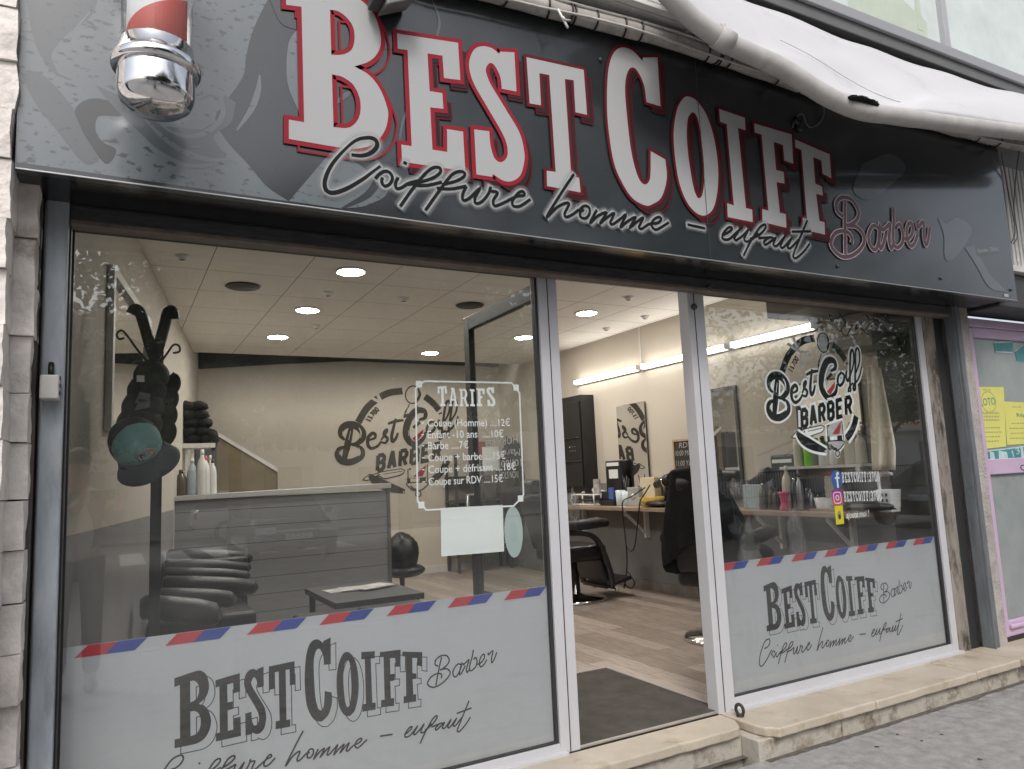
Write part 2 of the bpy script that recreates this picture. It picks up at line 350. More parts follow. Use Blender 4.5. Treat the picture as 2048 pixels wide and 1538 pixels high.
GL = [  # letter, crop, outline, holes
 ('B', cA, '98,-118 700,-36s 850,40s 960,180s 1010,380s 985,510s 900,600s 755,650 900,735s 1010,880s 1075,1060s 1078,1150s 1050,1260s 980,1360s 880,1420s 740,1440s 600,1425s 128,1345 128,1160 275,1185 250,78 103,60',
  ['522,105 610,125s 700,200s 750,290s 757,400s 735,480s 690,520s 620,540s 535,538', '540,725 640,750s 740,820s 800,930s 817,1040s 800,1140s 750,1210s 680,1240s 557,1233']),
 ('E', cB, '663,190 995,240 1007,443 918,432 910,310 828,298 840,503 909,515 915,600 843,592 855,822 936,835 935,710 1022,724 1034,940 690,888 686,795 742,803 720,280 666,272', []),
 ('S', cB, '1302,292 1313,505 1233,490 1225,425s 1195,365s 1170,350s 1148,375s 1150,410s 1175,470s 1260,610s 1330,730s 1355,830s 1355,890s 1335,960s 1290,993s 1240,990s 1185,955 1180,970 1095,957 1083,712 1165,722 1172,800s 1195,870s 1230,890s 1262,860s 1262,800s 1235,730s 1160,600s 1085,470s 1058,390s 1058,330s 1085,275s 1130,258s 1180,270s 1220,300 1225,288', []),
 ('T', cB, '1368,318 1680,387 1698,632 1635,618 1625,443 1577,437 1612,968 1655,975 1663,1055 1480,1020 1478,937 1527,943 1492,415 1438,405 1447,580 1385,570', []),
 ('C', cC, '200,299 200,282 270,280 285,515 218,495 205,410s 170,340s 140,332s 120,375s 115,450s 130,620s 150,760s 180,860s 210,890s 235,860s 238,730 308,770 315,860s 290,950s 245,985s 210,990s 150,955s 100,880s 60,780s 35,620s 28,480s 35,340s 60,260s 100,233s 150,248s', []),
 ('O', cC, '400,472s 365,530s 348,640s 355,760s 375,880s 410,970s 455,1025s 500,1038s 540,1000s 560,900s 560,790s 540,660s 505,555s 460,490s 430,471s', ['435,545s 415,580s 412,680s 425,800s 445,910s 465,955s 485,940s 495,860s 490,750s 470,600s 455,555s']),
 ('I', cC, '567,528 690,570 693,630 657,618 695,1003 725,1010 728,1070 608,1046 605,980 637,990 603,600 571,589', []),
 ('F', cC, '735,597 915,650 922,790 880,775 873,700 828,685 840,820 877,830 880,885 842,878 858,1025 887,1032 889,1097 775,1070 773,1008 803,1015 770,650 738,640', []),
 ('F', cC, '930,673 1097,745 1105,860 1063,838 1058,775 1018,758 1028,885 1060,900 1065,942 1032,935 1048,1065 1072,1070 1075,1130 970,1106 968,1050 988,1054 962,724 933,712', [])]
LET = []
for ch, tr, o, hs in GL:
    LET.append((ch, [cr(on_plane(parse(c), tr, FY), True) for c in [o]+hs]))
cD, cE, cF = crop(560, 250, 3.7926), crop(1060, 340, 3.531), crop(1640, 360, 5.02)
SCRIPT = [(cD, x) for x in (
 '535,235 620,240 690,215 730,165 715,120 660,105 570,125 470,210 380,320 335,430 345,500 400,522 500,490 620,420 700,360 755,320',
 '715,415 755,375 800,358 835,380 845,420 820,460 785,470 765,440 770,405', '890,405 868,450 880,490 920,480 970,450 1060,425', '928,290 955,303',
 '905,625 1000,490 1100,370 1160,330 1205,335 1205,370 1150,410 1040,445 960,460', '1000,465 1110,465 1220,440',
 '1095,655 1190,520 1290,390 1350,360 1390,370 1385,400 1320,435 1220,460', '1180,487 1290,492 1405,470',
 '1405,470 1375,540 1385,580 1430,560 1505,490 1470,560 1475,600 1520,590 1570,530 1590,475', '1590,475 1585,505 1640,520 1608,580 1620,620 1680,600 1780,550 1840,540 1835,512 1800,520 1755,580 1760,620 1810,622 1890,570')]
SCRIPT += [(crop(1170, 395, 7.044), '145,185 55,365 160,270 280,225 195,370 300,285 390,235 335,365 370,388 480,310 555,255 480,425 580,345 690,290 612,430 720,345 795,300 738,425 775,452 880,385 1000,368 1052,320 1020,285 950,318 915,380 935,440 990,462 1160,362')]
SCRIPT += [(cE, x) for x in (
 '300,35 210,170 110,335 180,270 240,240 265,248 235,310 245,338 290,320 335,285', '330,300 370,260 405,270 410,310 385,345 350,340 345,305 370,285',
 '1100,390 1225,417', '1345,465 1395,440 1415,415 1390,410 1350,455 1350,490 1395,492 1465,428 1430,485 1445,500 1500,460 1527,430 1500,490 1520,510 1560,490 1600,450',
 '1495,610 1545,510 1610,410 1645,390 1652,410 1610,460 1540,492', '1600,485 1690,480', '1712,490 1680,480 1640,510 1650,532 1700,500 1722,485 1705,530 1730,540 1782,480 1755,540 1775,552 1832,490 1805,545 1825,556 1885,495',
 '1945,360 1870,540 1845,610 1865,627 1920,580 1962,525', '1835,440 1970,438')]
BARBER = ['240,205 238,400 243,750', '218,370 165,320 152,240 190,187 250,180 320,215 375,320 360,400 300,450 255,462', '290,462 350,472 410,530 435,610 390,700 300,765 200,768 115,690 100,620 140,540 220,515 280,540 310,590 305,640',
 '575,490 540,462 505,480 475,560 490,650 525,700 560,680 588,560 588,470 580,600 595,690 625,640 650,540', '605,480 618,505 660,470 685,445 690,480 680,600 703,690 735,620', '725,280 728,420 720,560 735,660 770,680 815,630 820,540 790,450 755,470',
 '835,600 890,580 918,520 912,450 885,435 860,490 862,590 895,665 935,640 965,560', '960,430 972,478 1010,430 1030,440 1030,560 1050,655 1075,600 1090,480']
def strokes(src, Y): return [sm(*on_plane([(a, b) for a, b, *_ in parse(x)], tr, Y)) for tr, x in src]
SCR = strokes(SCRIPT, FY); BAR = strokes([(cF, x) for x in BARBER], FY)
def affine(a, b):
    """2D affine map that takes points a to points b (least squares)"""
    A = np.array([[x, y, 1] for x, y in a]); B = np.array(b); X = np.linalg.lstsq(A, B, rcond=None)[0]
    return lambda p: (X[0, 0]*p[0]+X[1, 0]*p[1]+X[2, 0], X[0, 1]*p[0]+X[1, 1]*p[1]+X[2, 1])
def fp(tr, *pts): return [tuple(PY(*tr(p), FY))[::2] for p in pts]
def wp(tr, *pts, Y=.0): return [tuple(PY(*tr(p), Y))[::2] for p in pts]
FAS = lambda x, z, o=0: (x, FY-o, z)
def inside(Y): return lambda x, z, o=0: (x, Y-o, z)

# text in the default face as flat mesh data
def text2d(body, bold=0.0, spacing=1.0, shear=0.0):
    cu = bpy.data.curves.new('t', 'FONT'); cu.body = body; cu.size = 1; cu.space_character = spacing; cu.offset = bold; cu.shear = shear; cu.resolution_u = 3
    ob = bpy.data.objects.new('t', cu); COL.objects.link(ob); dg = bpy.context.evaluated_depsgraph_get(); dg.update()
    me = bpy.data.meshes.new_from_object(ob.evaluated_get(dg)); vs = [(v.co.x, v.co.y) for v in me.vertices]; fs = [tuple(p.vertices) for p in me.polygons]
    bpy.data.objects.remove(ob); bpy.data.curves.remove(cu); bpy.data.meshes.remove(me); return vs, fs
def put_text(mb, body, p0, p1, h, place, off, mi=0, bold=0.0, spacing=1.0, mirror=False, shear=0.0):
    """baseline from p0 to p1, capital height h"""
    vs, fs = text2d(body, bold, spacing, shear)
    if not vs: return
    x0 = min(v[0] for v in vs); x1 = max(v[0] for v in vs); W = max(x1-x0, 1e-6)
    d = Vector((p1[0]-p0[0], p1[1]-p0[1])); nrm = Vector((-d.y, d.x)).normalized()
    if nrm.y < 0 and not mirror: nrm = -nrm
    b = len(mb.v)
    for vx, vy in vs:
        s = (vx-x0)/W
        if mirror: s = 1-s
        q = Vector((p0[0], p0[1])) + d*s + nrm*(vy/.73*h); mb.v.append(tuple(place(q.x, q.y, off)))
    for f in fs: mb.face([b+i for i in f], mi)
GLY = {}
for ch, cs in LET:
    if ch in GLY: continue
    xs = [p[0] for p in cs[0]]; zs = [p[1] for p in cs[0]]; x0, x1, z0, z1 = min(xs), max(xs), min(zs), max(zs)
    GLY[ch] = [[((p[0]-x0)/(x1-x0), (p[1]-z0)/(z1-z0)) for p in c] for c in cs]
GLY['A'] = [cr(parse('0,0 .36,0 .36,.1 .27,.1 .33,.3 .62,.3 .68,.1 .58,.1 .58,0 1,0 1,.1 .92,.1 .64,1 .28,1 .28,.9 .36,.9 .08,.1 0,.1'), True), cr(parse('.36,.4 .6,.4 .48,.82'), True)]
GLY['R'] = [cr(parse('0,0 .42,0 .42,.1 .34,.1 .34,.42 .48,.42 .72,0 1,0 1,.1 .9,.1 .7,.46 .86,.58s .9,.74s .8,.93s .6,1s 0,1 0,.9 .12,.9 .12,.1 0,.1'), True), cr(parse('.34,.52 .55,.53s .66,.72s .55,.89s .34,.9'), True)]
GLY['1'] = [cr(parse('.15,0 .85,0 .85,.1 .64,.1 .64,1 .42,1 .15,.85 .15,.72 .38,.8 .38,.1 .15,.1'), True)]
GLY['3'] = [cr(parse('0,.25 0,.1s .3,0s .7,0s 1,.15s 1,.4s .75,.53 1,.65s 1,.88s .7,1s .3,1s 0,.88s 0,.72 .3,.72 .4,.88s .6,.88s .7,.75s .6,.6s .35,.58 .35,.47 .6,.45s .7,.28s .6,.12s .4,.12s .3,.28'), True)]
GLY['7'] = [cr(parse('.2,0 .52,0 1,.85 1,1 0,1 0,.72 .15,.72 .2,.86 .66,.86'), True)]
GLY['0'] = [cr(parse('.3,1s 0,.8s 0,.2s .3,0s .7,0s 1,.2s 1,.8s .7,1s'), True), cr(parse('.42,.88s .3,.7s .3,.3s .42,.12s .58,.12s .7,.3s .7,.7s .58,.88s'), True)]
def slab(mb, word, p0, p1, h, place, off, mi=0, gap=.13, heights=None):
    """a word in the shop's slab letters between two base points"""
    wd = [.55 if c in 'I1' else 1.0 for c in word]; tot = sum(wd)+gap*(len(word)-1)
    d = Vector((p1[0]-p0[0], p1[1]-p0[1])); up = Vector((0, 1)); t = 0
    for i, c in enumerate(word):
        a = Vector((p0[0], p0[1])) + d*(t/tot); e = d*(wd[i]/tot); hh = h*(heights[i] if heights else 1)
        mb.fill([[(a.x+e.x*x, a.y+e.y*x+y*hh) for x, y in ct] for ct in GLY[c]], place, off, mi); t += wd[i]+gap

# the round shop emblem, traced where it sticks to the right-hand pane
cL = crop(1520, 640, 5.125)
LP = lambda x: [(a, b) for a, b in wp(cL, *[(p[0], p[1]) for p in parse(x)])]
def emblem(mb, T, place, off0, white, black, red, grey, halo=True, mono=None, sc=1.0):
    """T maps pane metres to the target plane; white, black, red, grey are material slots"""
    u = .00131*sc; st = [off0]
    def nxt(): st[0] += .00009; return st[0]
    def ln(x, wpx, mi, w2=None, smooth=True, closed=False):
        p = LP(x); p = sm(*p) if smooth and len(p) > 2 else p
        p = [T(q) for q in p]; n = len(p)
        wd = [(wpx if w2 is None else wpx+(w2-wpx)*math.sin(math.pi*i/max(n-1, 1)))*u for i in range(n)]
        mb.strip(p, wd, place, nxt(), mi, closed)
    def fl(x, mi, smooth=False):
        p = parse(x); p = [(a[0], a[1], 1) if smooth else a for a in p]
        q = cr([(*T(LP('%f,%f' % (a[0], a[1]))[0]), 1) if len(a) > 2 else T(LP('%f,%f' % a)[0]) for a in p], True)
        mb.fill([q], place, nxt(), mi); return q
    def outl(q, wpx, mi): mb.strip(q, wpx*u, place, nxt(), mi, True)
    def ell(cx, cz, rx, rz, tilt=0): return ' '.join('%f,%fs' % (cx+rx*math.cos(a)*math.cos(tilt)-rz*math.sin(a)*math.sin(tilt), cz+rx*math.cos(a)*math.sin(tilt)+rz*math.sin(a)*math.cos(tilt)) for a in [2*math.pi*i/14 for i in range(14)])
    W, B, RD, G = (white, black, red, grey) if mono is None else (mono, mono, mono, mono)
    arcs = ['245,540 300,385 380,272 470,205 580,183', '768,250 840,325 897,408', '1010,985 985,1080 950,1155 907,1215']
    if halo and mono is None:
        for a in arcs[2:]: ln(a, 62, W)
    for a in arcs: ln(a, 36, B)
    # scissors
    for a, w_ in (('360,170 390,250 425,325', 17), ('300,235 370,285 440,330', 15), ('440,330 470,318 490,325', 10), ('432,328 432,370 440,415', 10), ('540,378 555,388', 9)): ln(a, w_, G)
    for e in (ell(510, 348, 22, 27, -.4), ell(455, 445, 24, 32, .3)):
        q = [T(p) for p in cr([(*p, 1) for p in LP(e.replace('s', ''))], True)]; outl(q, 9, G)
    # pole: knob, neck
    if mono is None:
        q = fl(ell(668, 225, 70, 112, -.08), W, True) if halo else None
        q = fl(ell(668, 228, 60, 100, -.08), G if halo else W, True); outl(q, 7, B)
        ln('705,165 725,230 705,290', 5, B, 16)
        fl('640,332 702,338 722,372 738,395 700,410 640,470 618,470 622,410 636,370', G if halo else W)
        ln('648,335 640,375 622,420 620,460', 6, B); ln('702,338 720,370 738,392', 5, B); ln('632,400 628,440', 4, B, 14); fl('612,452 660,440 650,470 625,495 610,490', B)
    else: ln('668,130 728,225 668,325 608,225 668,130', 8, B)
    script = [('e', '352,745 395,722 396,682 372,668 342,715 345,800 378,842 425,815 455,755', 10, 19), ('s', '450,745 485,660 488,628 470,650 470,690 502,730 488,778 455,772', 10, 16),
              ('t', '550,500 540,600 533,700 545,762 568,730 582,665', 12, 18), ('t', '490,560 545,532 615,518', 12, 16),
              ('o', '850,535 820,575 815,640 840,668 872,630 880,565 850,535', 12, 16), ('i', '905,515 900,575 915,620 938,580 950,520', 12, 15), ('d', '907,437 912,452', 22, 22),
              ('f', '945,560 975,450 978,350 962,302 945,340 940,480 940,640 945,720 925,735 930,690 970,640', 10, 14), ('f', '1000,540 1035,430 1035,330 1015,285 997,320 995,460 992,620 995,700 975,712 980,660 1020,610 1045,545 1057,480', 10, 14)]
    big = [('B', '150,742 112,690 112,615 155,568 230,578 290,655 292,735 245,790 200,792', 12, 38), ('B', '235,795 300,850 302,935 225,995 145,985 103,915 115,845 170,820', 12, 34), ('B', '192,600 178,780 162,985', 24, 34),
           ('C', '738,520 788,490 780,425 735,405 690,440 650,560 650,690 695,780 745,792 795,730 805,655', 12, 38)]
    if halo and mono is None:
        for _, a, w1, w2 in script+big: ln(a, w1+20, W, w2+20)
        # the wording below sits on its own white edge
    for _, a, w1, w2 in script+big: ln(a, w1, B, w2)
    if mono is None:
        fl('735,480 690,600 700,680 745,560', G if halo else W); ln('752,545 700,610', 16, B)
        q = fl('702,732 785,628 783,690 738,768', RD)
        for a in ('255,600 275,650 280,720', '272,830 288,890 280,930', '125,640 128,690', '120,870 118,910', '190,640 182,740', '770,440 772,470', '665,640 672,700', '960,330 962,420', '1018,310 1020,400'): ln(a, 3, W if halo else G, 7)
    # BARBER
    F = {'B': ['0,0 0,1', '0,1 .7,1 1,.85 1,.65 .7,.52 0,.52', '.7,.52 1,.4 1,.15 .7,0 0,0'], 'A': ['0,0 .45,1 .55,1 1,0', '.2,.33 .8,.33'], 'R': ['0,0 0,1', '0,1 .75,1 1,.82 1,.68 .75,.5 0,.5', '.5,.5 1,0'], 'E': ['1,1 0,1 0,0 1,0', '0,.52 .8,.52']}
    x = [(445, 0), (535, 0), (625, 0), (715, 0), (808, 0), (893, 0)]
    for halo_w in ((46, 20) if halo and mono is None else (20,)):
        for i, c in enumerate('BARBER'):
            x0 = 446+i*90; z0 = 1098-i*25.5; wd = 50
            for s in F[c]:
                pts = [(x0+a*wd - 6*b, z0 - a*14 - b*172) for a, b, *_ in parse(s)]
                p = [T(q) for q in wp(cL, *pts)]; mb.strip(p, halo_w*u, place, nxt(), W if halo_w > 30 else B)
    # 13700 along the arc
    D = {'1': ['.2,.8 .6,1 .6,0', '.2,0 1,0'], '3': ['0,1 .9,1 .4,.55 .9,.45 .9,.1 .5,0 0,.1'], '7': ['0,1 1,1 .4,0'], '0': ['.2,0 0,.3 0,.7 .2,1 .8,1 1,.7 1,.3 .8,0 .2,0']}
    for i, c in enumerate('13700'):
        base = Vector((335+i*15, 535-i*29)); ax = Vector((10, -17)); up = Vector((-34, -22)) if i < 2 else Vector((-30, -36))
        for s in D[c]:
            p = [T(q) for q in wp(cL, *[(base.x+ax.x*a+up.x*b, base.y+ax.y*a+up.y*b) for a, b, *_ in parse(s)])]
            mb.strip(p, 6*u, place, nxt(), B)
    # razor
    q = fl('342,1192 385,1140 400,1152 480,1112 640,1078 668,1095 662,1130 640,1150 520,1192 485,1180 480,1165 440,1172 410,1190 370,1212 335,1205', W); outl(q, 5 if mono is None else 3, B)
    if mono is None: ln('500,1140 600,1118 650,1105', 4, B); ln('395,1155 430,1170 470,1140', 8, B)
    if halo and mono is None: ln('385,1150 450,1225 560,1290 695,1345', 44, W, 74)
    ln('385,1152 450,1225 560,1290 690,1340', 20, B, 50)
    if mono is None: q = fl(ell(680, 1345, 7, 9), W, True)
    # lower pole
    if mono is None:
        if halo:
            fl('680,1068 860,1015 882,1180 880,1245 872,1300 835,1345 830,1400 805,1418 775,1395 772,1340 725,1310 690,1250 682,1180', W)
        q = fl('692,1078 850,1028 865,1172 702,1190', G if halo else W)
        ln('695,1080 705,1190', 6, B); ln('848,1030 862,1172', 6, B); fl('697,1078 725,1070 712,1100', B)
        fl('745,1172 838,1036 838,1090 822,1166', RD)
        fl('695,1192 868,1178 870,1228 702,1242', B); fl('722,1194 800,1186 800,1230 728,1236', W); fl('850,1182 860,1181 862,1226 852,1228', W)
        q = fl('702,1245s 730,1300s 765,1328s 810,1330s 845,1300s 868,1240s', G if halo else W); outl(q, 6, B); ln('730,1270 760,1312 800,1318', 4, B, 12)
        q = fl(ell(803, 1368, 22, 30), G if halo else W, True); outl(q, 6, B)
    else:
        ln('692,1078 702,1190 868,1175 850,1028', 8, B, smooth=False); ln('702,1245 760,1325 845,1300 868,1240', 8, B)
# ================================================================== SETTING
GZ = -.145
mb = MB(); mb.poly([(-400, -4.6, GZ-.12), (400, -4.6, GZ-.12), (400, -400, GZ-.12), (-400, -400, GZ-.12)][::-1]); kind(mb.build('road', M['road']), 'structure')
mb = MB(); mb.box(-60, 60, -4.6, -.30, GZ-.3, GZ); kind(mb.build('sidewalk', M['asphalt'], bevel=.02), 'structure')
mb = MB(); mb.box(-60, 60, -4.78, -4.6, GZ-.3, GZ+.004); kind(mb.build('kerb', mat('granite_kerb', (.3, .29, .28), .8, var=.2, vs=20), bevel=.015), 'structure')
mb = MB(); mb.box(-60, 60, -40, -22.0, GZ-.3, GZ-.02); kind(mb.build('far_sidewalk', M['asphalt']), 'structure')
mb = MB()
for i in range(6): mb.poly([(.2+i*.95, -15.2, GZ-.115), (.7+i*.95, -15.2, GZ-.115), (.7+i*.95, -18.6, GZ-.115), (.2+i*.95, -18.6, GZ-.115)][::-1])
kind(mb.build('crosswalk_marking', mat('road_paint', (.7, .7, .68), .7, var=.1, vs=6, dirt=(.3, .3, .3), ds=4, dth=.6)), 'structure')
# litter and spots on the pavement
mb = MB()
for i in range(46):
    x = rnd.uniform(1.6, 5.6); y = rnd.uniform(-1.9, -.42); r = rnd.uniform(.006, .017)
    k = rnd.randint(5, 7); a0 = rnd.random()*6
    mb.poly([(x+r*rnd.uniform(.5, 1)*math.cos(a0+2*math.pi*j/k), y+r*rnd.uniform(.4, .9)*math.sin(a0+2*math.pi*j/k), GZ+.003) for j in range(k)], 0 if rnd.random() < .6 else 1)
kind(mb.build('litter', [mat('old_gum', (.06, .058, .055), .9), mat('pale_scrap', (.42, .40, .37), .9)]), 'stuff')

# ------------------------------------------------------------------ the shop's own shell
def lw(y): return -.213 + .169*y                      # slanting left party wall
bld = thing('shop_building', 'barber shop ground floor room with beige walls, grey dado and tiled ceiling', 'building', (2.5, 3, 0))
mb = MB(); mb.box(-.6, 5.4, .03, 7.05, -.25, 0.0); kind(mb.build('floor', M['floor'], bld), 'structure')
mb = MB(); mb.box(-.6, 5.3, .06, 6.0, 2.86, 2.95); mb.build('ceiling', M['ceiling'], bld)
mb = MB(); mb.box(-.3, 5.4, 6.72, 6.9, .62, 3.3, 0); mb.box(-.3, 5.4, 6.70, 6.9, 0.09, .62, 2); mb.box(-.3, 5.4, 6.685, 6.9, 0, .09, 1)
mb.build('back_wall', [M['wall_beige'], M['wood_white'], mat('pale_dado', (.63, .57, .48), .6, var=.03, vs=3)], bld)
mb = MB()   # black boards paint the shade of the gap between ceiling and back wall
mb.box(-.3, 5.4, 6.0, 6.72, 3.2, 3.3)
p = [PY(396, 738, 6.70), PY(560, 728, 6.70), PY(700, 722, 6.70), PY(927, 731, 6.70), PY(1045, 736, 6.70)]
lo = [Vector((-.3, 6.70, p[0].z-.02))]+p+[Vector((5.2, 6.70, p[-1].z))]
for i in range(len(lo)-1):
    a, b = lo[i], lo[i+1]; mb.hexa([(a.x, 6.69, a.z), (b.x, 6.69, b.z), (b.x, 6.719, b.z), (a.x, 6.719, a.z)], [(a.x, 6.69, 3.19), (b.x, 6.69, 3.19), (b.x, 6.719, 3.19), (a.x, 6.719, 3.19)])
mb.build('blackened_gap', M['black'], bld)
mb = MB()
mb.hexa([(lw(.05), .05, 0), (lw(6.9), 6.9, 0), (lw(6.9)-.2, 6.9, 0), (lw(.05)-.2, .05, 0)], [(lw(.05), .05, 3.3), (lw(6.9), 6.9, 3.3), (lw(6.9)-.2, 6.9, 3.3), (lw(.05)-.2, .05, 3.3)])
mb.build('left_wall', M['wall_left'], bld)
mb = MB(); mb.hexa([(lw(.06)+.004, .06, 0), (lw(4.1)+.004, 4.1, 0), (lw(4.1)+.0005, 4.1, 0), (lw(.06)+.0005, .06, 0)], [(lw(.06)+.004, .06, 1.12), (lw(4.1)+.004, 4.1, 1.12), (lw(4.1)+.0005, 4.1, 1.12), (lw(.06)+.0005, .06, 1.12)]); mb.build('left_dado', M['wall_grey'], bld)
mb = MB(); mb.box(5.117, 5.3, .46, 6.72, 1.15, 3.3, 0); mb.box(5.114, 5.3, .46, 6.72, .10, 1.15, 1); mb.box(5.10, 5.3, .46, 6.69, 0, .10, 2); mb.box(5.11, 5.3, .03, .455, 0, 3.3, 3)
mb.build('right_wall', [M['wall_beige'], M['wall_grey'], mat('tile_skirting', (.20, .18, .165), .5, var=.2, vs=9), M['charcoal']], bld)
mb = MB(); mb.box(-1.5, 7.5, .0, .055, 2.345, 3.9, 0); mb.box(-.6, 7.5, -.02, .0, 3.3, 3.9, 1); mb.build('front_wall', [M['charcoal'], mat('grey_render', (.33, .33, .33), .8, var=.1, vs=4)], bld)
mb = MB(); mb.hexa([PX(1624, 607, 4.6), (4.6, .06, 2.36), (5.11, .06, 2.36), (5.11, 1.0, 2.36)], [(4.6, 1.2, 2.859), (4.6, .06, 2.859), (5.11, .06, 2.859), (5.11, 1.2, 2.859)])
mb = MB(); mb.box(4.52, 5.11, .06, .95, 2.42, 2.858); mb.build('bulkhead', mat('taupe_bulkhead', (.17, .15, .125), .6, var=.08, vs=4), bld)
# emblem painted on the back wall
cW = crop(640, 740, 5.128); BWY = 6.72
a = wp(cL, (662, 115), (200, 1008), (240, 540), (803, 1395), (97, 900), (690, 1215), (440, 1098), (890, 975), (580, 183))
b = [tuple(PY(*cW(q), BWY))[::2] for q in ((945, 160), (285, 952), (395, 530), (995, 1300), (170, 860), (882, 1140), (580, 1035), (1165, 905), (848, 215))]
mb = MB(); emblem(mb, affine(a, b), inside(BWY-.002), 0, 0, 1, 2, 0, halo=False, sc=2.05)
mb.build('wall_emblem', [M['wall_beige'], mat('painted_dark_brown', (.035, .028, .02), .6), M['print_red']], bld)

# ------------------------------------------------------------------ limestone threshold
def slabs():
    g = 'limestone slabs of the raised shop threshold'
    segs = [(1.0, 2.815, -.245, 'cream stone slab in the open doorway, stained yellow with a broken right corner'), (2.83, 3.62, -.36, 'cream stone slab right of the iron eye, with a chipped left corner'),
            (3.625, 4.55, -.36, 'cream stone slab under the middle of the right window'), (4.555, 5.02, -.36, 'short cream stone slab below the end of the right window'), (5.03, 7.2, -.39, 'cream stone slab below the pink door'), (-.25, .995, -.25, 'cream stone slab under the left window')]
    for i, (x0, x1, yf, lab) in enumerate(segs):
        mb = MB(); y1 = -.035 if x0 < 1.9 or x0 > 2.85 else -.02
        if i == 0: o = [(x0, y1), (x1, y1), (x1, yf+.10), (x1-.035, yf+.045), (x1-.06, yf+.012), (x1-.14, yf), (x0, yf)]
        elif i == 1: o = [(x0, y1), (x1, y1), (x1, yf), (x0+.06, yf), (x0+.045, yf+.03), (x0+.015, yf+.05), (x0, yf+.11)]
        else: o = [(x0, y1), (x1, y1), (x1, yf), (x0, yf)]
        q_ = []
        for (a, b), (c, d) in zip(o, o[1:]+o[:1]):
            q_.append((a, b))
            if b < yf+.02 and d < yf+.02 and abs(a-c) > .3:
                m_ = int(abs(a-c)/.06)
                for k_ in range(1, m_): q_.append((a+(c-a)*k_/m_, b+(d-b)*k_/m_+abs(noise.noise(Vector((k_*.7+i*9, 0, 0))))*.008*(1 if rnd.random() < .8 else 2.2)))
        o = q_
        o = o[::-1]; dz = (0, 0, -.002, .001, .004, 0)[i]
        mb.hexa([(a, b, -.047+dz) for a, b in o], [(a, b, dz) for a, b in o]); s = mb.build('threshold_slab', M['limestone'], bevel=.009, seg=3); tag(s, lab, 'stone slab', g)
slabs()
mb = MB()
x = -.3
for x1 in (1.35, 2.0, 2.78, 3.38, 4.1, 4.9, 5.05, 7.2):
    yy = -.215 if x1 < 2.8 else -.325
    mb.box(x, x1-.004, yy+rnd.uniform(-.004, .004), -.02, GZ-.1, -.048); x = x1
tag(mb.build('threshold_riser', M['riser'], bevel=.006), 'stained grey cement riser under the cream threshold slabs', 'riser')
mb = MB(); x = .9; P = []
while x < 7: P.append((x, (-.222 if x < 2.79 else -.332)-.012-.03*max(0, noise.noise(Vector((x*5, 3, 0)))+.35)-.008*rnd.random())); x += .03
for a, b in zip(P[:-1], P[1:]):
    ya = -.20 if a[0] < 2.79 else -.315
    mb.poly([(a[0], a[1], GZ+.0032), (b[0], b[1], GZ+.0032), (b[0], ya, GZ+.0032), (a[0], ya, GZ+.0032)])
kind(mb.build('dirt', mat('kerb_grime', (.10, .088, .075), .95, var=.4, vs=20)), 'stuff')
mb = MB(); c = PZ(1480, 1428, .012)
ring = [(c.x+.030*math.cos(a)*.35, c.y+.004*math.sin(a)-.03*math.cos(a)*.5, .033+.026*math.sin(a)) for a in [2*math.pi*i/20 for i in range(21)]]
mb.tube(ring, .0085, 8, 0, False); mb.lathe([(.02, 0), (.02, .004), (.008, .009), (.0, .009)], (c.x, c.y, 0), 12)
tag(mb.build('iron_eye', mat('rusty_iron', (.05, .04, .035), .6, metal=.5, var=.3, vs=40)), 'rusty iron eye bolt standing on the threshold beside the right door post', 'eye bolt')

# ------------------------------------------------------------------ split stone pilaster at the left
mb = MB()
def rough_block(x0, x1, y0, y1, z0, z1, amp, seed):
    n = 6
    def pt(i, j, k, nx, ny, nz):
        p = Vector((x0+(x1-x0)*i/nx, y0+(y1-y0)*j/ny, z0+(z1-z0)*k/nz))
        q = noise.noise_vector(p*9+Vector((seed, 0, 0)))*amp + noise.noise_vector(p*26+Vector((0, seed, 0)))*amp*.5
        edge = 0.3 if (i in (0, nx) or j in (0, ny) or k in (0, nz)) else 1
        q.z *= .35; return p+q
    for ax in range(3):
        for side in (0, 1):
            b = len(mb.v)
            for a in range(n+1):
                for c in range(n+1):
                    t = [0, 0, 0]; o = [i for i in range(3) if i != ax]; t[ax] = side*n; t[o[0]] = a; t[o[1]] = c
                    mb.v.append(tuple(pt(*t, n, n, n)))
            for a in range(n):
                for c in range(n):
                    q = [b+a*(n+1)+c, b+a*(n+1)+c+1, b+(a+1)*(n+1)+c+1, b+(a+1)*(n+1)+c]
                    if (side == 1) == (ax == 1): q = q
                    else: q = q[::-1]
                    mb.face(q, 0, True)
z = GZ-.05; i = 0
edge = -.287
while z < 3.5:
    h = .168+rnd.uniform(-.02, .03); y_m = -.27+rnd.uniform(-.02, .02); ex = rnd.uniform(-.008, .007)
    x = -1.6
    while x < edge-.16:
        x1 = x+rnd.uniform(.2, .42)
        if edge-x1 < .16: x1 = edge+ex
        x1 = min(x1, edge+ex)
        rough_block(x, x1-.004, -.46+rnd.uniform(-.012, .014), y_m-.003, z+.002, z+h-.002, .008, i*3.7); x = x1; i += 1
    h2 = z+rnd.uniform(-.05, .02)
    rough_block(edge-.2, edge+.050+rnd.uniform(-.006, .006), y_m, -.118+rnd.uniform(-.006, .003), z+.002, z+h-.002, .007, i*5.1+2); i += 1
    z += h
mb.box(-1.6, edge-.02, -.43, .0, GZ-.1, 3.6, 1); mb.box(edge-.1, edge+.055, -.18, 0, GZ-.1, 3.5, 1)
tag(mb.build('stone_pilaster', [M['stone'], M['mortar']]), 'pilaster of split pale stone blocks at the left edge of the shop', 'stone pilaster')

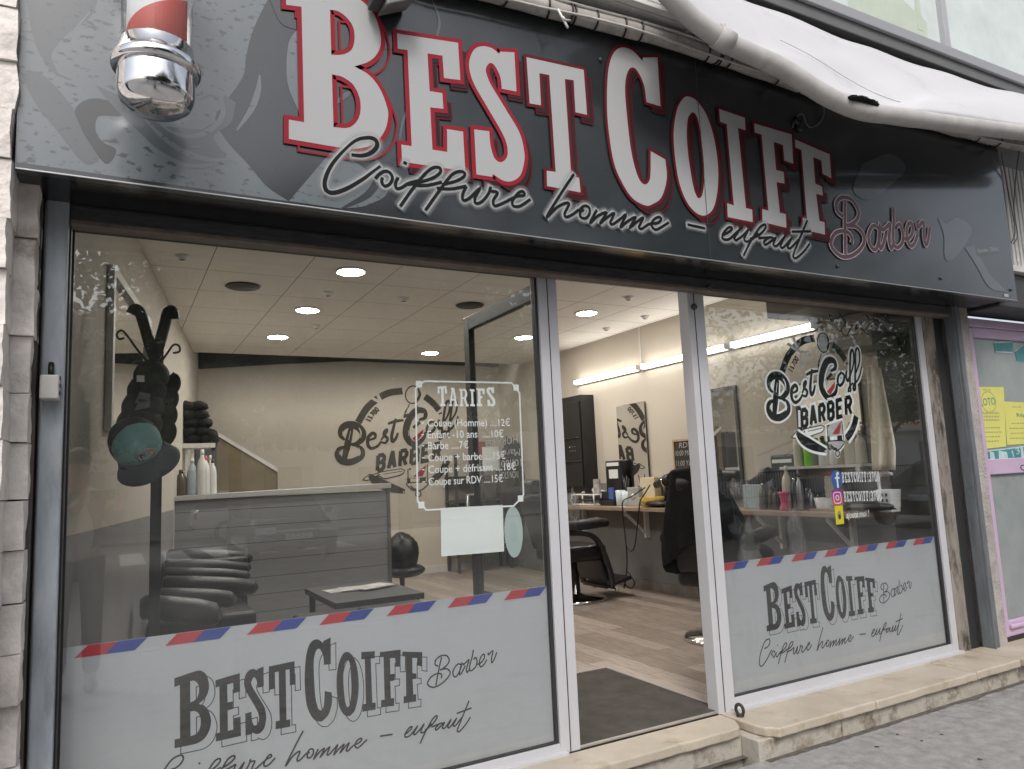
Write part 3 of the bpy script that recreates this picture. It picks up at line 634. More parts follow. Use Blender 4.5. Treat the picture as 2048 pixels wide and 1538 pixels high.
# ------------------------------------------------------------------ steel guide posts, switch box
def channel(name, x0, x1, y0, y1, z0, z1, label, st='steel'):
    t = thing(name, label, 'guide post', ((x0+x1)/2, y0, z0))
    a = MB(); a.box(x0, x1, y0, y1, z0, z1); a.build('post', M[st], t, bevel=.006)
    return t
t = channel('guide_post', -.222, -.152, -.135, -.02, GZ, 2.345, 'blue grey steel shutter guide post beside the split stone')
a = MB(); a.box(-.151, -.146, -.09, -.03, .0, 2.26); a.build('slot', M['alu_dark'], t)
t = channel('guide_post', 5.158, 5.236, -.125, -.05, -.005, 2.345, 'dark steel shutter guide post between stained concrete and rough plaster', 'steel_dark')
a = MB(); a.box(5.061, 5.157, -.03, -.015, 0, 2.34); a.box(5.182, 5.190, -.128, -.1255, 0, 2.34); a.build('slot', M['alu_dark'], t)
a = MB(); a.box(5.158, 5.166, -.142, -.1255, 0, 2.34); a.build('lip', M['steel_dark'], t, bevel=.002)
t = thing('switch_box', 'small grey shutter switch box fixed across the left steel post', 'switch box', (-.2, -.16, 1.6))
p0, p1 = PY(80, 749, -.21), PY(117, 798, -.21)
mb = MB(); mb.box(p0.x, p1.x, -.215, -.136, p1.z, p0.z); mb.build('housing', mat('grey_pvc', (.47, .46, .44), .5, var=.06, vs=15), t, bevel=.005)
mb = MB()
for k in range(3): mb.box(p1.x, p1.x+.004, -.19, -.165, p1.z+.016+k*.026, p1.z+.030+k*.026)
mb.build('key_button', M['charcoal'], t, bevel=.002)
mb = MB(); mb.tube([((p0.x+p1.x)/2, -.16, p0.z), ((p0.x+p1.x)/2, -.15, p0.z+.05)], .009, 8); mb.build('conduit', M['black'], t)
# stained concrete reveal and rough plaster pier right of the shop
mb = MB(); mb.box(4.935, 5.06, -.035, .03, -.01, 2.345); tag(mb.build('concrete_jamb', M['concrete'], bevel=.006), 'black stained concrete jamb right of the right window', 'jamb')
mb = MB(); mb.box(5.2365, 5.335, -.122, .03, -.01, 2.345); tag(mb.build('plaster_pier', M['plaster'], bevel=.008), 'narrow rough plaster pier beside the pink door', 'pier')

# ------------------------------------------------------------------ shop windows
AL, GK = M['alu'], M['alu_dark']
FT = .753
def film_stripes(mb, reds, tops, place):
    # reds: x of each red parallelogram's lower left corner
    for x in reds:
        for k, mi in ((0, 0), (1, 1)):
            w_ = .0945; a = x+k*w_; s = .041; h = .040
            mb.poly([place(a, FT-h, .0016), place(a+w_, FT-h, .0016), place(a+w_+s, FT-.001, .0016), place(a+s, FT-.001, .0016)], mi)
def decal(name, parent, P, S, B, Y, frame):
    """the slab lettering with its thin drop outline, the script and the word Barber"""
    place = lambda x, z, o=0: (x, Y-o, z)
    T, TS, TB = P, S, B
    mb = MB(); off = .0006
    for i, (ch, cs) in enumerate(LET):
        c2 = [[T(p) for p in c] for c in cs]
        for c in c2: mb.strip([(p[0]+.021, p[1]-.024) for p in c], .0034, place, off+.00001*i, 0, True, ramp=0)
        mb.fill(c2, place, off+.0004, 0)
    for i, s in enumerate(SCR): mb.strip([TS(p) for p in s], .0066, place, off+.0005+.00008*i, 0)
    for i, s in enumerate(BAR): mb.strip([TB(p) for p in s], .0062, place, off+.0005+.00008*i, 0)
    return mb.build(name, M['vinyl_grey'], parent)
def fas_pts():
    a = [fp(cA, (128, 1345))[0], fp(cC, (1097, 745))[0], fp(cC, (1075, 1130))[0], fp(cC, (210, 990))[0], fp(cB, (1663, 1055))[0], fp(cB, (690, 888))[0]]
    s = fp(cE, (300, 35), (110, 335), (970, 375), (1100, 390), (1225, 417), (1945, 360), (1970, 438), (1345, 465))
    b = fp(cF, (250, 165), (100, 620), (245, 790), (1090, 480), (720, 280))
    return a, s, b
fa, fs, fb = fas_pts()
FILMY = .008
cG, cH = crop(100, 1240, 2.0078), crop(1400, 900, 2.848)
TLa = affine(fa, wp(cG, (503, 520), (1497, 130), (1475, 330), (1085, 408), (965, 430), (668, 488)))
TLs = affine(fs, wp(cG, (1017, 450), (955, 572), (1272, 487), (1325, 470), (1375, 465), (1687, 320), (1697, 350), (1425, 470)))
TLb = affine(fb, wp(cG, (1578, 140), (1523, 250), (1548, 272), (1797, 130), (1702, 122)))
TRa = affine(fa, wp(cH, (387, 1038), (1000, 733), (1000, 925), (742, 973), (672, 988), (490, 1017)))
TRs = affine(fs, wp(cH, (705, 1012), (672, 1142), (880, 1062), (918, 1052), (945, 1045), (1150, 930), (1160, 960), (982, 1055)))
TRb = affine(fb, wp(cH, (1055, 757), (1030, 850), (1052, 875), (1212, 752), (1133, 742)))

# left window
wl = thing('shop_window', 'wide left shop window with white price list and grey lettered film', 'shop window', (.85, 0, 0))
mb = MB(); mb.box(-.15, 1.843, -.028, .03, .0, .045); mb.box(-.16, 1.87, -.060, -.022, -.03, .012); mb.box(1.843, 1.95, -.03, .05, -.0, 2.30); mb.box(1.892, 1.897, -.034, -.029, .0, 2.28, 1)
mb.box(-.15, 1.843, -.025, .03, 2.262, 2.345, 1)
mb.build('frame', [AL, GK], wl, bevel=.004)
mb = MB(); mb.box(1.829, 1.8425, -.016, .02, .045, 2.262); mb.box(-.1455, -.138, -.016, .02, .045, 2.262); mb.box(-.138, 1.829, -.016, .02, .0455, .052); mb.build('gasket', GK, wl)
mb = MB(); mb.box(-.138, 1.829, -.006, .0, .052, 2.262); mb.build('glass_pane', M['pane'], wl)
mb = MB(); pl = lambda x, z, o=0: (x, FILMY-o, z)
mb.poly([pl(-.138, .052, 0), pl(1.829, .052, 0), pl(1.829, FT, 0), pl(-.138, FT, 0)], 0)
film = mb.build('privacy_film', M['grey_film'], wl)
mb = MB(); film_stripes(mb, [PY(u, v).x for u, v in ((148, 1320), (330, 1293), (494, 1270), (639, 1250), (774, 1229), (896, 1212), (1009, 1197))], 0, pl)
mb.build('striped_border', [M['vinyl_red'], M['vinyl_blue']], film)
decal('film_lettering', film, TLa, TLs, TLb, FILMY, 0)
# price list in white vinyl
mb = MB(); pl2 = lambda x, z, o=0: (x, .0045-o, z)
fr = [(a[0], a[1]) for a in wp(lambda p: p, (846, 763), (1024, 766), (1034, 774), (1043, 785), (1048, 988), (1040, 1003), (1026, 1012), (857, 1020), (846, 1010), (836, 1003), (833, 776))]
q = wp(lambda p: p, (850, 762), (1024, 765.5), (1030, 773), (1040, 786), (1048, 989), (1042, 998), (1028, 1012), (853, 1020), (846, 1010), (836, 1003), (832, 777), (841, 769))
mb.strip(q, .0075, pl2, 0, 0, True, ramp=0)
for u, v in ((838.5, 768), (1033, 775), (1042, 997), (843.5, 1010)):
    c = PY(u, v); h = .0145; mb.poly([pl2(c.x-h, c.z-h, .0004), pl2(c.x+h, c.z-h, .0004), pl2(c.x+h, c.z+h, .0004), pl2(c.x-h, c.z+h, .0004)])
b = wp(lambda p: p, (877, 812), (992, 811)); slab(mb, 'TARIFS', b[0], (b[1][0], b[0][1]-.0), .092, pl2, .0003, gap=.2, heights=[1, .93, .88, .88, .93, 1.0])
for body, u0, u1, v in (('Coupe (Homme) ....12€', 856, 1021, 853), ('Enfant -10 ans  ....10€', 856, 1008, 876.5), ('Barbe ....7€', 857, 938, 898.5), ('Coupe + barbe ....15€', 857.5, 1012, 922.5), ('Coupe + défrisant ....18€', 857.5, 1033, 946.5), ('Coupe sur RDV ....15€', 858.5, 1007, 971)):
    a, c = PY(u0, v), PY(u1, v-.5); put_text(mb, body, (a.x, a.z), (c.x, a.z), .036, pl2, .0002, bold=.006)
    mb.poly([pl2(a.x-.030, a.z+.014, .0002), pl2(a.x-.018, a.z+.014, .0002), pl2(a.x-.018, a.z+.019, .0002), pl2(a.x-.030, a.z+.019, .0002)])
mb.build('price_list', M['vinyl_white'], wl)
# blank sheet and oval sticker stuck to the pane
mb = MB(); q = [PY(u, v) for u, v in ((883, 1113), (1009, 1103), (1006, 1010), (882, 1016))]
mb.hexa([(p.x, .0035, p.z) for p in q], [(p.x, .0030, p.z) for p in q]); mb.build('paper_sheet', M['paper'], wl)
mb = MB(); c = PY(1028, 1064); mb.disc((c.x, c.z), .049, .118, pl2, .0008, 0, 32); mb.disc((c.x, c.z), .020, .05, pl2, .0011, 1, 24)
mb.build('oval_sticker', [mat('pale_green_sticker', (.40, .48, .47), .6, var=.05, vs=12), mat('pale_green_print', (.36, .45, .44), .6)], wl)

# right window
wr = thing('shop_window', 'right shop window with round barber emblem and social media stickers', 'shop window', (3.9, 0, 0))
mb = MB(); mb.box(2.93, 4.873, -.028, .03, .0, .058); mb.box(2.90, 4.935, -.066, -.022, -.012, .014); mb.box(2.812, 2.93, -.03, .05, -.005, 2.30); mb.box(2.853, 2.858, -.034, -.029, .0, 2.28, 1)
mb.box(4.873, 4.932, -.03, .03, 0, 2.30); mb.box(2.93, 4.873, -.025, .03, 2.262, 2.345, 1)
mb.build('frame', [AL, GK], wr, bevel=.004)
mb = MB(); mb.box(4.858, 4.8725, -.016, .02, .058, 2.262); mb.box(2.9305, 2.937, -.016, .02, .058, 2.262); mb.box(2.937, 4.858, -.016, .02, .0585, .064); mb.build('gasket', GK, wr)
mb = MB(); mb.box(2.937, 4.858, -.006, .0, .064, 2.262); mb.build('glass_pane', M['pane'], wr)
mb = MB(); mb.lathe([(.018, 0), (.018, .012), (.010, .018), (0, .018)], tuple(PY(1387, 614, -.032)), 14, M=Matrix.Rotation(R(90), 3, 'X')); mb.build('bolt', M['charcoal'], wr)
mb = MB(); mb.poly([pl(2.937, .064, 0), pl(4.858, .064, 0), pl(4.858, FT, 0), pl(2.937, FT, 0)], 0)
film = mb.build('privacy_film', M['grey_film'], wr)
mb = MB(); film_stripes(mb, [PY(*cH(p)).x for p in ((113, 688), (325, 660), (525, 632), (712, 608), (890, 583), (1060, 560), (1217, 540))], 0, pl)
mb.build('striped_border', [M['vinyl_red'], M['vinyl_blue']], film)
decal('film_lettering', film, TRa, TRs, TRb, FILMY, 0)
mb = MB(); emblem(mb, lambda p: p, lambda x, z, o=0: (x, .016-o, z), 0, 0, 1, 2, 3, halo=True)
mb.build('emblem_sticker', [M['vinyl_white'], M['vinyl_black'], M['vinyl_red'], mat('silver_grey_vinyl', (.48, .48, .49), .45)], wr)
# social media lines
pl3 = lambda x, z, o=0: (x, .0045-o, z)
mb = MB(); c = PY(1675, 958.5); mb.disc((c.x, c.z), .053, .056, pl3, 0, 1, 32)
mb.strip(sm((c.x+.022, c.z+.036), (c.x+.006, c.z+.034), (c.x+.003, c.z+.01), (c.x+.003, c.z-.053)), .015, pl3, .0004, 0); mb.strip([(c.x-.018, c.z+.008), (c.x+.024, c.z+.008)], .012, pl3, .0007, 0)
mb.build('round_blue_sticker', [M['vinyl_white'], mat('sticker_blue', (.035, .12, .42), .45)], wr)
mb = MB(); c = PY(1676, 995.5); rr = lambda s, r: cr([(c.x+x*s-(math.copysign(r, x) if k else 0), c.z+z*s-(0 if k else math.copysign(r, z)), 1) for x, z, k in ((1, 1, 0), (1, 1, 1), (-1, 1, 1), (-1, 1, 0), (-1, -1, 0), (-1, -1, 1), (1, -1, 1), (1, -1, 0))][::-1], True)
mb.fill([rr(.048, .016)], pl3, 0, 1); mb.strip(rr(.032, .012), .0065, pl3, .0004, 0, True); mb.strip([(c.x+.014*math.cos(a), c.z+.014*math.sin(a)) for a in [2*math.pi*i/20 for i in range(20)]], .0065, pl3, .0004, 0, True)
m_, t_, p_, o_ = _nodes('pink_orange_print'); tc = t_.nodes.new('ShaderNodeTexCoord'); sp = t_.nodes.new('ShaderNodeSeparateXYZ'); t_.links.new(tc.outputs['Generated'], sp.inputs[0]); rp = t_.nodes.new('ShaderNodeValToRGB')
rp.color_ramp.elements[0].color = (.62, .12, .10, 1); rp.color_ramp.elements[1].color = (.28, .03, .38, 1); e = rp.color_ramp.elements.new(.5); e.color = (.60, .02, .22, 1); t_.links.new(sp.outputs[2], rp.inputs[0]); t_.links.new(rp.outputs[0], p_.inputs['Base Color'])
mb.build('pink_camera_sticker', [M['vinyl_white'], m_], wr)
mb = MB(); c = PY(1680, 1030); mb.fill([cr([(c.x+x*.037, c.z+z*.056) for x, z in ((1, 1), (-1, 1), (-1, -1), (1, -1))], True)], pl3, 0, 0); mb.disc((c.x, c.z), .017, .025, pl3, .0004, 1); mb.disc((c.x, c.z-.012), .013, .016, pl3, .0006, 2)
mb.build('yellow_sticker', [mat('sticker_yellow', (.80, .72, .03), .45), mat('tan_print', (.45, .27, .16), .5), mat('brown_print', (.10, .05, .03), .5)], wr)
mb = MB()
for u0, u1, v in ((1686, 1761, 965), (1690, 1765, 1003.5)):
    a, b = PY(u0, v), PY(u1, v-2); slab(mb, 'BESTCOIFF13700', (a.x, a.z), (b.x, b.z), .064, pl3, .0002, gap=.34)
a, b = PY(1694, 1037), PY(1740, 1032)
put_text(mb, 'ajouté moi !', (a.x, a.z), (b.x, b.z), .042, pl3, .0002, bold=.012, shear=.25)
mb.build('white_lettering', M['vinyl_white'], wr)

# ------------------------------------------------------------------ door leaf standing open
dl = thing('glass_door', 'black framed glass door leaf swung open into the shop', 'door', (1.93, .06, 0))
DX0, DX1, DY0, DY1, DZ = 1.915, 1.955, .065, 1.02, 2.27
mb = MB(); mb.box(DX0, DX1, DY0, DY0+.06, .02, DZ); mb.box(DX0, DX1, DY1-.075, DY1, .02, DZ); mb.box(DX0, DX1, DY0+.06, DY1-.075, DZ-.085, DZ); mb.box(DX0, DX1, DY0+.06, DY1-.075, .02, .14)
mb.build('frame', mat('black_door_paint', (.018, .018, .019), .35, var=.15, vs=5), dl, bevel=.004)
mb = MB(); mb.box(1.932, 1.938, DY0+.06, DY1-.075, .14, DZ-.085); mb.build('glass_pane', M['pane_door'], dl)
mb = MB(); mb.box(1.9385, 1.943, DY0+.06, DY1-.075, .14, .62); mb.build('kick_panel', mat('grey_film_door', (.16, .16, .165), .4, var=.05, vs=2), dl)
mb = MB(); px = lambda y, z, o=0: (1.931-o, y, z)
for body, u0, u1, v, h in (('HORAIRES', 970, 1035, 880, .045), ('Mardi', 1002, 1040, 901, .04), ('10h00 -', 992, 1043, 922, .04), ('NON STOP', 1000, 1036, 944, .04)):
    a, b = PX(u0, v, 1.931), PX(u1, v, 1.931); put_text(mb, body, (a.y, a.z), (b.y, a.z), h, px, 0, mirror=True)
mb.build('opening_hours', M['vinyl_white'], dl)
mb = MB(); a = PX(935, 985, 1.93); mb.tube([(1.90, .93, 1.02), (1.86, .93, 1.02), (1.86, .93, 1.18), (1.90, .93, 1.18)], .011, 8); mb.build('pull_handle', M['chrome'], dl)

# doormat with its metal edge
t = thing('doormat', 'dark brown entrance mat in a metal edge inside the open doorway', 'doormat', (2.4, .5, 0))
mb = MB(); mb.box(1.97, 2.865, -.01, 1.055, .001, .010); mb.build('pile', M['mat_brown'], t)
mb = MB(); mb.box(1.96, 2.885, 1.056, 1.075, .001, .014); mb.box(2.866, 2.885, .03, 1.0555, .001, .014); mb.box(1.952, 2.81, -.028, -.0105, .001, .012); mb.build('metal_edge', mat('mat_edge', (.4, .37, .34), .45, metal=.4, var=.1, vs=9), t, bevel=.002)
# ================================================================== FASCIA
sg = thing('fascia_sign', 'wide dark fascia board lettered BEST COIFF above the shopfront', 'shop sign', (2.5, -.4, 2.31))
SZ0, SZ1 = 2.312, 3.40
fm, ft, fpn, fo = _nodes('printed_fascia'); N = ft.nodes.new; L = ft.links.new
tc = N('ShaderNodeTexCoord'); nz = N('ShaderNodeTexNoise'); nz.inputs['Scale'].default_value = 1.3; nz.inputs['Detail'].default_value = 7; nz.inputs['Roughness'].default_value = .6; L(tc.outputs['Object'], nz.inputs[0])
r1 = N('ShaderNodeValToRGB'); r1.color_ramp.elements[0].position = .32; r1.color_ramp.elements[0].color = (.012, .015, .017, 1); r1.color_ramp.elements[1].position = .72; r1.color_ramp.elements[1].color = (.030, .034, .038, 1); L(nz.outputs[0], r1.inputs[0])
sx = N('ShaderNodeMapping'); sx.inputs['Scale'].default_value = (13, 13, 24); L(tc.outputs['Object'], sx.inputs[0]); n2 = N('ShaderNodeTexNoise'); n2.inputs['Scale'].default_value = 2.0; n2.inputs['Detail'].default_value = 4; L(sx.outputs[0], n2.inputs[0])
r2 = N('ShaderNodeValToRGB'); r2.color_ramp.elements[0].position = .66; r2.color_ramp.elements[1].position = .70; L(n2.outputs[0], r2.inputs[0])
mx = N('ShaderNodeMix'); mx.data_type = 'RGBA'; L(r2.outputs[0], mx.inputs[0]); L(r1.outputs[0], mx.inputs[6]); mx.inputs[7].default_value = (.012, .013, .015, 1)
L(mx.outputs[2], fpn.inputs['Base Color']); fpn.inputs['Roughness'].default_value = .3; fpn.inputs['Specular IOR Level'].default_value = .3; fpn.inputs['Coat Weight'].default_value = 1.0; fpn.inputs['Coat Roughness'].default_value = .11; fpn.inputs['Coat IOR'].default_value = 1.6
def grunge(name, c, dk, th=.60):
    m, t, p, o = _nodes(name); n_ = t.nodes.new; l_ = t.links.new
    tc = n_('ShaderNodeTexCoord'); mp = n_('ShaderNodeMapping'); mp.inputs['Scale'].default_value = (11, 11, 19); l_(tc.outputs['Object'], mp.inputs[0])
    a = n_('ShaderNodeTexNoise'); a.inputs['Scale'].default_value = 2.4; a.inputs['Detail'].default_value = 5; l_(mp.outputs[0], a.inputs[0])
    b = n_('ShaderNodeTexNoise'); b.inputs['Scale'].default_value = 1.6; b.inputs['Detail'].default_value = 6; l_(tc.outputs['Object'], b.inputs[0])
    m1 = n_('ShaderNodeMath'); m1.operation = 'MULTIPLY_ADD'; m1.inputs[1].default_value = .35; l_(b.outputs[0], m1.inputs[0]); l_(a.outputs[0], m1.inputs[2])
    r = n_('ShaderNodeValToRGB'); r.color_ramp.elements[0].position = th+.17; r.color_ramp.elements[1].position = th+.24; l_(m1.outputs[0], r.inputs[0])
    r3 = n_('ShaderNodeValToRGB'); r3.color_ramp.elements[0].position = .3; r3.color_ramp.elements[1].position = .7
    r3.color_ramp.elements[0].color = (*[x*.82 for x in c], 1); r3.color_ramp.elements[1].color = (*[x*1.12 for x in c], 1); l_(b.outputs[0], r3.inputs[0])
    x = n_('ShaderNodeMix'); x.data_type = 'RGBA'; l_(r.outputs[0], x.inputs[0]); l_(r3.outputs[0], x.inputs[6]); x.inputs[7].default_value = (*dk, 1)
    l_(x.outputs[2], p.inputs['Base Color']); p.inputs['Roughness'].default_value = .3; p.inputs['Coat Weight'].default_value = 1.0; p.inputs['Coat Roughness'].default_value = .16; p.inputs['Coat IOR'].default_value = 1.5; return m
mb = MB(); mb.box(-.288, 5.405, FY, -.375, SZ0, SZ1); mb.box(-.288, 5.405, -.374, -.12, SZ0+.006, SZ0+.02, 1); mb.box(5.385, 5.405, -.374, -.1, SZ0+.02, SZ1, 2)
mb.build('panel', [fm, M['black_gloss'], M['charcoal']], sg)
mb = MB(); mb.box(-.288, 5.406, FY-.002, FY+.004, SZ0-.003, SZ0+.001); mb.build('edge_trim', mat('cut_aluminium_edge', (.45, .45, .46), .4, metal=.6), sg)
# printed barber artwork at the left end and faint shapes at the right end
def art(pts, tr, smooth=True):
    q = on_plane(parse(pts), tr, FY); return cr(q, True)
c1 = crop(0, 0, 2.9257)
mb = MB(); k = [0.0]
def af(s, mi, tr=c1): k[0] += .00012; mb.fill([art(s, tr)], FAS, k[0], mi)
def al(s, w_, mi, tr=c1, w2=None):
    k[0] += .00012; p = sm(*on_plane([(a, b) for a, b, *_ in parse(s)], tr, FY)); n = len(p)
    mb.strip(p, [w_*(.25+.75*math.sin(math.pi*i/(n-1))) for i in range(n)], FAS, k[0], mi)
LG, MG, DG, SG = 0, 1, 2, 3
af('103,-40 1620,-60 1560,10s 1480,180s 1440,330s 1420,450s 1310,610 1260,700s 1330,830s 1450,960s 1560,1090s 1690,1178 97,948', LG)
af('150,-30 560,-30 540,60s 430,160s 300,290s 330,420s 240,330s 190,200s', MG); al('570,-20 530,80 400,190 290,300 320,420 420,470', .016, MG); al('560,30 440,170 350,260 330,350', .008, LG)
af('120,430 240,430s 420,620s 590,880s 500,960s 330,760s 200,590s', MG); af('440,640s 520,580s 640,590s 740,640s 700,680s 580,680s 560,760s 600,830s 680,880s 620,960s 520,830s 470,740s', DG)
af('560,500 700,560 820,660 960,740 1180,760 1290,690 1310,560 1380,600 1350,720s 1250,800s 1320,930s 1160,970s 950,890s 800,760s 660,620s', MG)
al('735,705 850,840 1000,940 1150,975 1300,950 1350,935', .016, LG); al('850,700 950,800 1080,890 1230,935 1355,930', .02, LG); al('900,690 1000,770 1120,800 1230,760 1300,680 1290,580 1230,550 1170,580', .018, LG); al('1385,765 1470,640 1510,530 1520,440', .022, LG); al('1110,860 1180,862', .006, LG)
af('1740,170 1690,250s 1675,400s 1690,520s 1750,660', LG); af('1690,1178 1960,860 2260,1100s 2150,1200s 2000,1222', LG)
af('1560,-50 2300,-50 2500,60s 2560,250s 2400,330s 2250,290s 1760,640 1745,180 1640,130s', DG)
al('2000,1222 2150,1140 2230,1030 2330,900', .03, DG); al('2330,880 2360,700 2440,560', .012, MG); al('2520,-20 2570,130 2540,260', .012, MG); al('1950,620 2020,560 2050,540', .02, MG)
cR = crop(1640, 360, 5.02)
af('1180,380 1260,440 1380,380s 1520,490s 1460,640s 1330,800s 1250,780s 1240,560s', SG, cR); af('1450,680 1540,660 1700,950 1880,1130 1700,1080s 1560,850s', SG, cR); af('1560,700 1800,665 1805,730 1570,765', DG, cR)
af('420,-160 700,-260s 860,-120s 700,60s 480,200s 330,100s', SG, cR)
mb.build('printed_artwork', [grunge('print_light_grey', (.120, .140, .152), (.045, .054, .060), .58), grunge('print_mid_grey', (.072, .083, .091), (.042, .049, .054), .64), grunge('print_dark_grey', (.017, .020, .022), (.012, .013, .015), .7), mat('print_slate', (.055, .061, .066), .28, coat=1.0)], sg)
# BEST COIFF
mb = MB()
for i, (ch, cs) in enumerate(LET):
    red = 1
    if i > 0: mb.fill([[(p[0]+.030, p[1]-.031) for p in c] for c in cs], FAS, .0074+.00002*i, 4)
    for c in cs: mb.strip([(p[0]+.036, p[1]-.038) for p in c], .0085, FAS, .0080+.00002*i, 1 if i == 0 else 2, True, ramp=0)
    for c in cs: mb.strip(c, .037 if i < 3 else .030, FAS, .0088+.00002*i, 1 if i < 3 else 3, True, ramp=0)  # later letters get a darker red, the awning's shade put into the ink
    mb.fill(cs, FAS, .0094+.00001*i, 0)
mb.build('slab_lettering', [M['print_white'], M['print_red'], M['print_red_dim'], mat('printed_shaded_red', (.11, .009, .015), .6, spec=.2), mat('printed_maroon', (.030, .010, .012), .5, spec=.3)], sg)
# halo of the script (part of the print): a band that fades at its rim
hm, ht, hp, ho = _nodes('printed_halo'); at = ht.nodes.new('ShaderNodeAttribute'); at.attribute_name = 'fade'; tr_ = ht.nodes.new('ShaderNodeBsdfTransparent'); mxs = ht.nodes.new('ShaderNodeMixShader')
hp.inputs['Base Color'].default_value = (.40, .415, .425, 1); hp.inputs['Roughness'].default_value = .5
ht.links.new(at.outputs['Fac'], mxs.inputs[0]); ht.links.new(tr_.outputs[0], mxs.inputs[1]); ht.links.new(hp.outputs[0], mxs.inputs[2]); ht.links.new(mxs.outputs[0], ho.inputs[0])
mb = MB(); fade = []
for i, s in enumerate(SCR):
    n = len(s); W_ = .046
    # extend the ends a little and lay six lanes across
    s2 = [s[0]-(s[1]-s[0]).normalized()*.014]+s+[s[-1]+(s[-1]-s[-2]).normalized()*.014]; n = len(s2); b = len(mb.v)
    for j, p in enumerate(s2):
        d = (s2[min(j+1, n-1)]-s2[max(j-1, 0)]).normalized(); nn = Vector((-d.y, d.x))
        for e, f_ in ((-1, 0), (-.6, .25), (-.3, .85), (.3, .85), (.6, .25), (1, 0)):
            q = p+nn*e*W_*.68; mb.v.append(FAS(q.x, q.y, .0102+.0003*i/20+.00012*j/n)); fade.append(f_ if 0 < j < n-1 else 0)
    for j in range(n-1):
        for e in range(5): a = b+j*6+e; mb.face((a, a+1, a+7, a+6), 0)
h = mb.build('script_halo', hm, sg); at_ = h.data.attributes.new('fade', 'FLOAT', 'POINT'); at_.data.foreach_set('value', fade)
mb = MB()
for i, s in enumerate(SCR):
    w_ = [.0135]*len(s)
    if i == 0: w_ = [.010+.008*abs(math.sin(j/len(s)*6.2+.4)) for j in range(len(s))]
    mb.strip(s, w_, FAS, .0112+.00012*i, 0)
mb.build('script_lettering', M['vinyl_black'], sg)
mb = MB()
for i, s in enumerate(BAR): mb.strip(s, .034, FAS, .0070+.00007*i, 0)
for i, s in enumerate(BAR): mb.strip(s, .0225, FAS, .0085+.00007*i, 1)
mb.build('outlined_script', [M['print_pink'], mat('printed_plum', (.085, .05, .058), .4)], sg)
mb = MB(); a, b = PY(1955, 507, FY), PY(1996, 502, FY); put_text(mb, 'Homme - Enfant', (a.x, a.z), (b.x, b.z+.004), .03, FAS, .0035, bold=.01)
a = PY(2013, 594, FY); mb.build('small_lettering', M['print_white'], sg); mb = MB(); mb.box(a.x-.03, a.x+.02, FY-.0035, FY-.001, a.z-.0, a.z+.02); mb.build('maker_label', M['print_white'], sg)
scm = mat('dull_screw', (.05, .05, .05), .5)
for u, v in ((1675, 533), (1881, 557), (2021, 580), (1200, 120)):
    c = PY(u, v, FY); mb = MB(); mb.lathe([(.010, 0), (.010, .004), (0, .006)], (c.x, FY-.004, c.z), 10, M=Matrix.Rotation(R(90), 3, 'X')); mb.build('screw', scm, sg)
mb = MB(); x = PY(1392, 200, FY).x; mb.box(x-.0012, x+.0012, FY-.0145, FY-.0135, SZ0+.004, SZ1-.02)
mb.build('panel_joint', scm, sg)
# soffit stays with the sign; shutter bottom bar below it
sb = thing('roller_shutter', 'dark rolled up shutter, only its worn bottom bar showing over the windows', 'shutter', (2.4, -.1, 2.25))
mb = MB(); mb.box(-.148, 5.10, -.118, -.06, 2.262, 2.318); mb.box(-.148, 5.10, -.11, -.066, 2.3185, 2.42); mb.build('bottom_bar', M['rust'], sb, bevel=.006)
mb = MB(); mb.box(-.148, 5.115, -.125, -.05, 2.244, 2.2618); mb.build('rubber_lip', mat('brown_lip', (.16, .13, .11), .6, var=.25, vs=15), sb, bevel=.003)
mb = MB()
for u, v in ((1416, 575),):
    c = PY(u, v, -.12); mb.lathe([(.014, 0), (.014, .016), (.006, .022), (0, .022)], tuple(c), 12, M=Matrix.Rotation(R(90), 3, 'X'))
mb.build('bolt', M['charcoal'], sb)

# ------------------------------------------------------------------ barber pole
bp_ = PY(314, 90, -.70); bx, by = bp_.x, -.70
bpz = PY(315, 150, -.70).z
bt = thing('barber_pole', 'chrome barber pole with red and white stripes on the fascia', 'barber pole', (bx, by, 2.43))
zc = PY(316, 150, by).z+.0; zb = zc-.0
def Zp(v): return PY(315, v, by).z
mb = MB(); R0 = .095
mb.lathe([(0, Zp(229)), (.036, Zp(228)), (.074, Zp(222)), (.098, Zp(211)), (.108, Zp(198)), (.1115, Zp(186)), (.111, Zp(150)), (.110, Zp(142))], (bx, by, 0), 40); mb.build('bottom_cap', M['chrome_dirty'], bt)
mb = MB(); z1, z2, z3 = Zp(146), Zp(124), Zp(92)
mb.lathe([(.112, z1-.004), (.124, z1-.002), (.129, z1+.006), (.129, z1+.022), (.125, z1+.030), (.117, z1+.034), (.115, z1+.046), (.110, z1+.050), (.109, z2+.028), (.105, z2+.032), (.105, z2+.045), (.1025, z2+.048)], (bx, by, 0), 44); mb.build('collar', M['chrome_dirty'], bt)
mb = MB(); zt = 3.12; zl = z2+.04; n = 48; pitch = .30; bands = [(.135, 0), (.165, 1)]
per = sum(b for b, _ in bands)
z = zl-per*2; seq = []
while z < zt+per:
    for b_, mi in bands: seq.append((z, z+b_, mi)); z += b_
for j in range(n):
    t0, t1 = 2*math.pi*j/n, 2*math.pi*(j+1)/n; o0, o1 = pitch*j/n, pitch*(j+1)/n
    for a, b, mi in seq:
        q = []
        for th, zz, o in ((t0, a, o0), (t1, a, o1), (t1, b, o1), (t0, b, o0)):
            q.append((bx+.086*math.cos(th+R(-60)), by+.086*math.sin(th+R(-60)), min(zt, max(zl, zz+o))))
        if abs(q[0][2]-q[3][2]) < 1e-6 and abs(q[1][2]-q[2][2]) < 1e-6: continue
        mb.poly(q, mi, True)
mb.build('striped_core', [mat('stripe_red', (.62, .13, .11), .5), mat('stripe_white', (.78, .77, .80), .5)], bt)
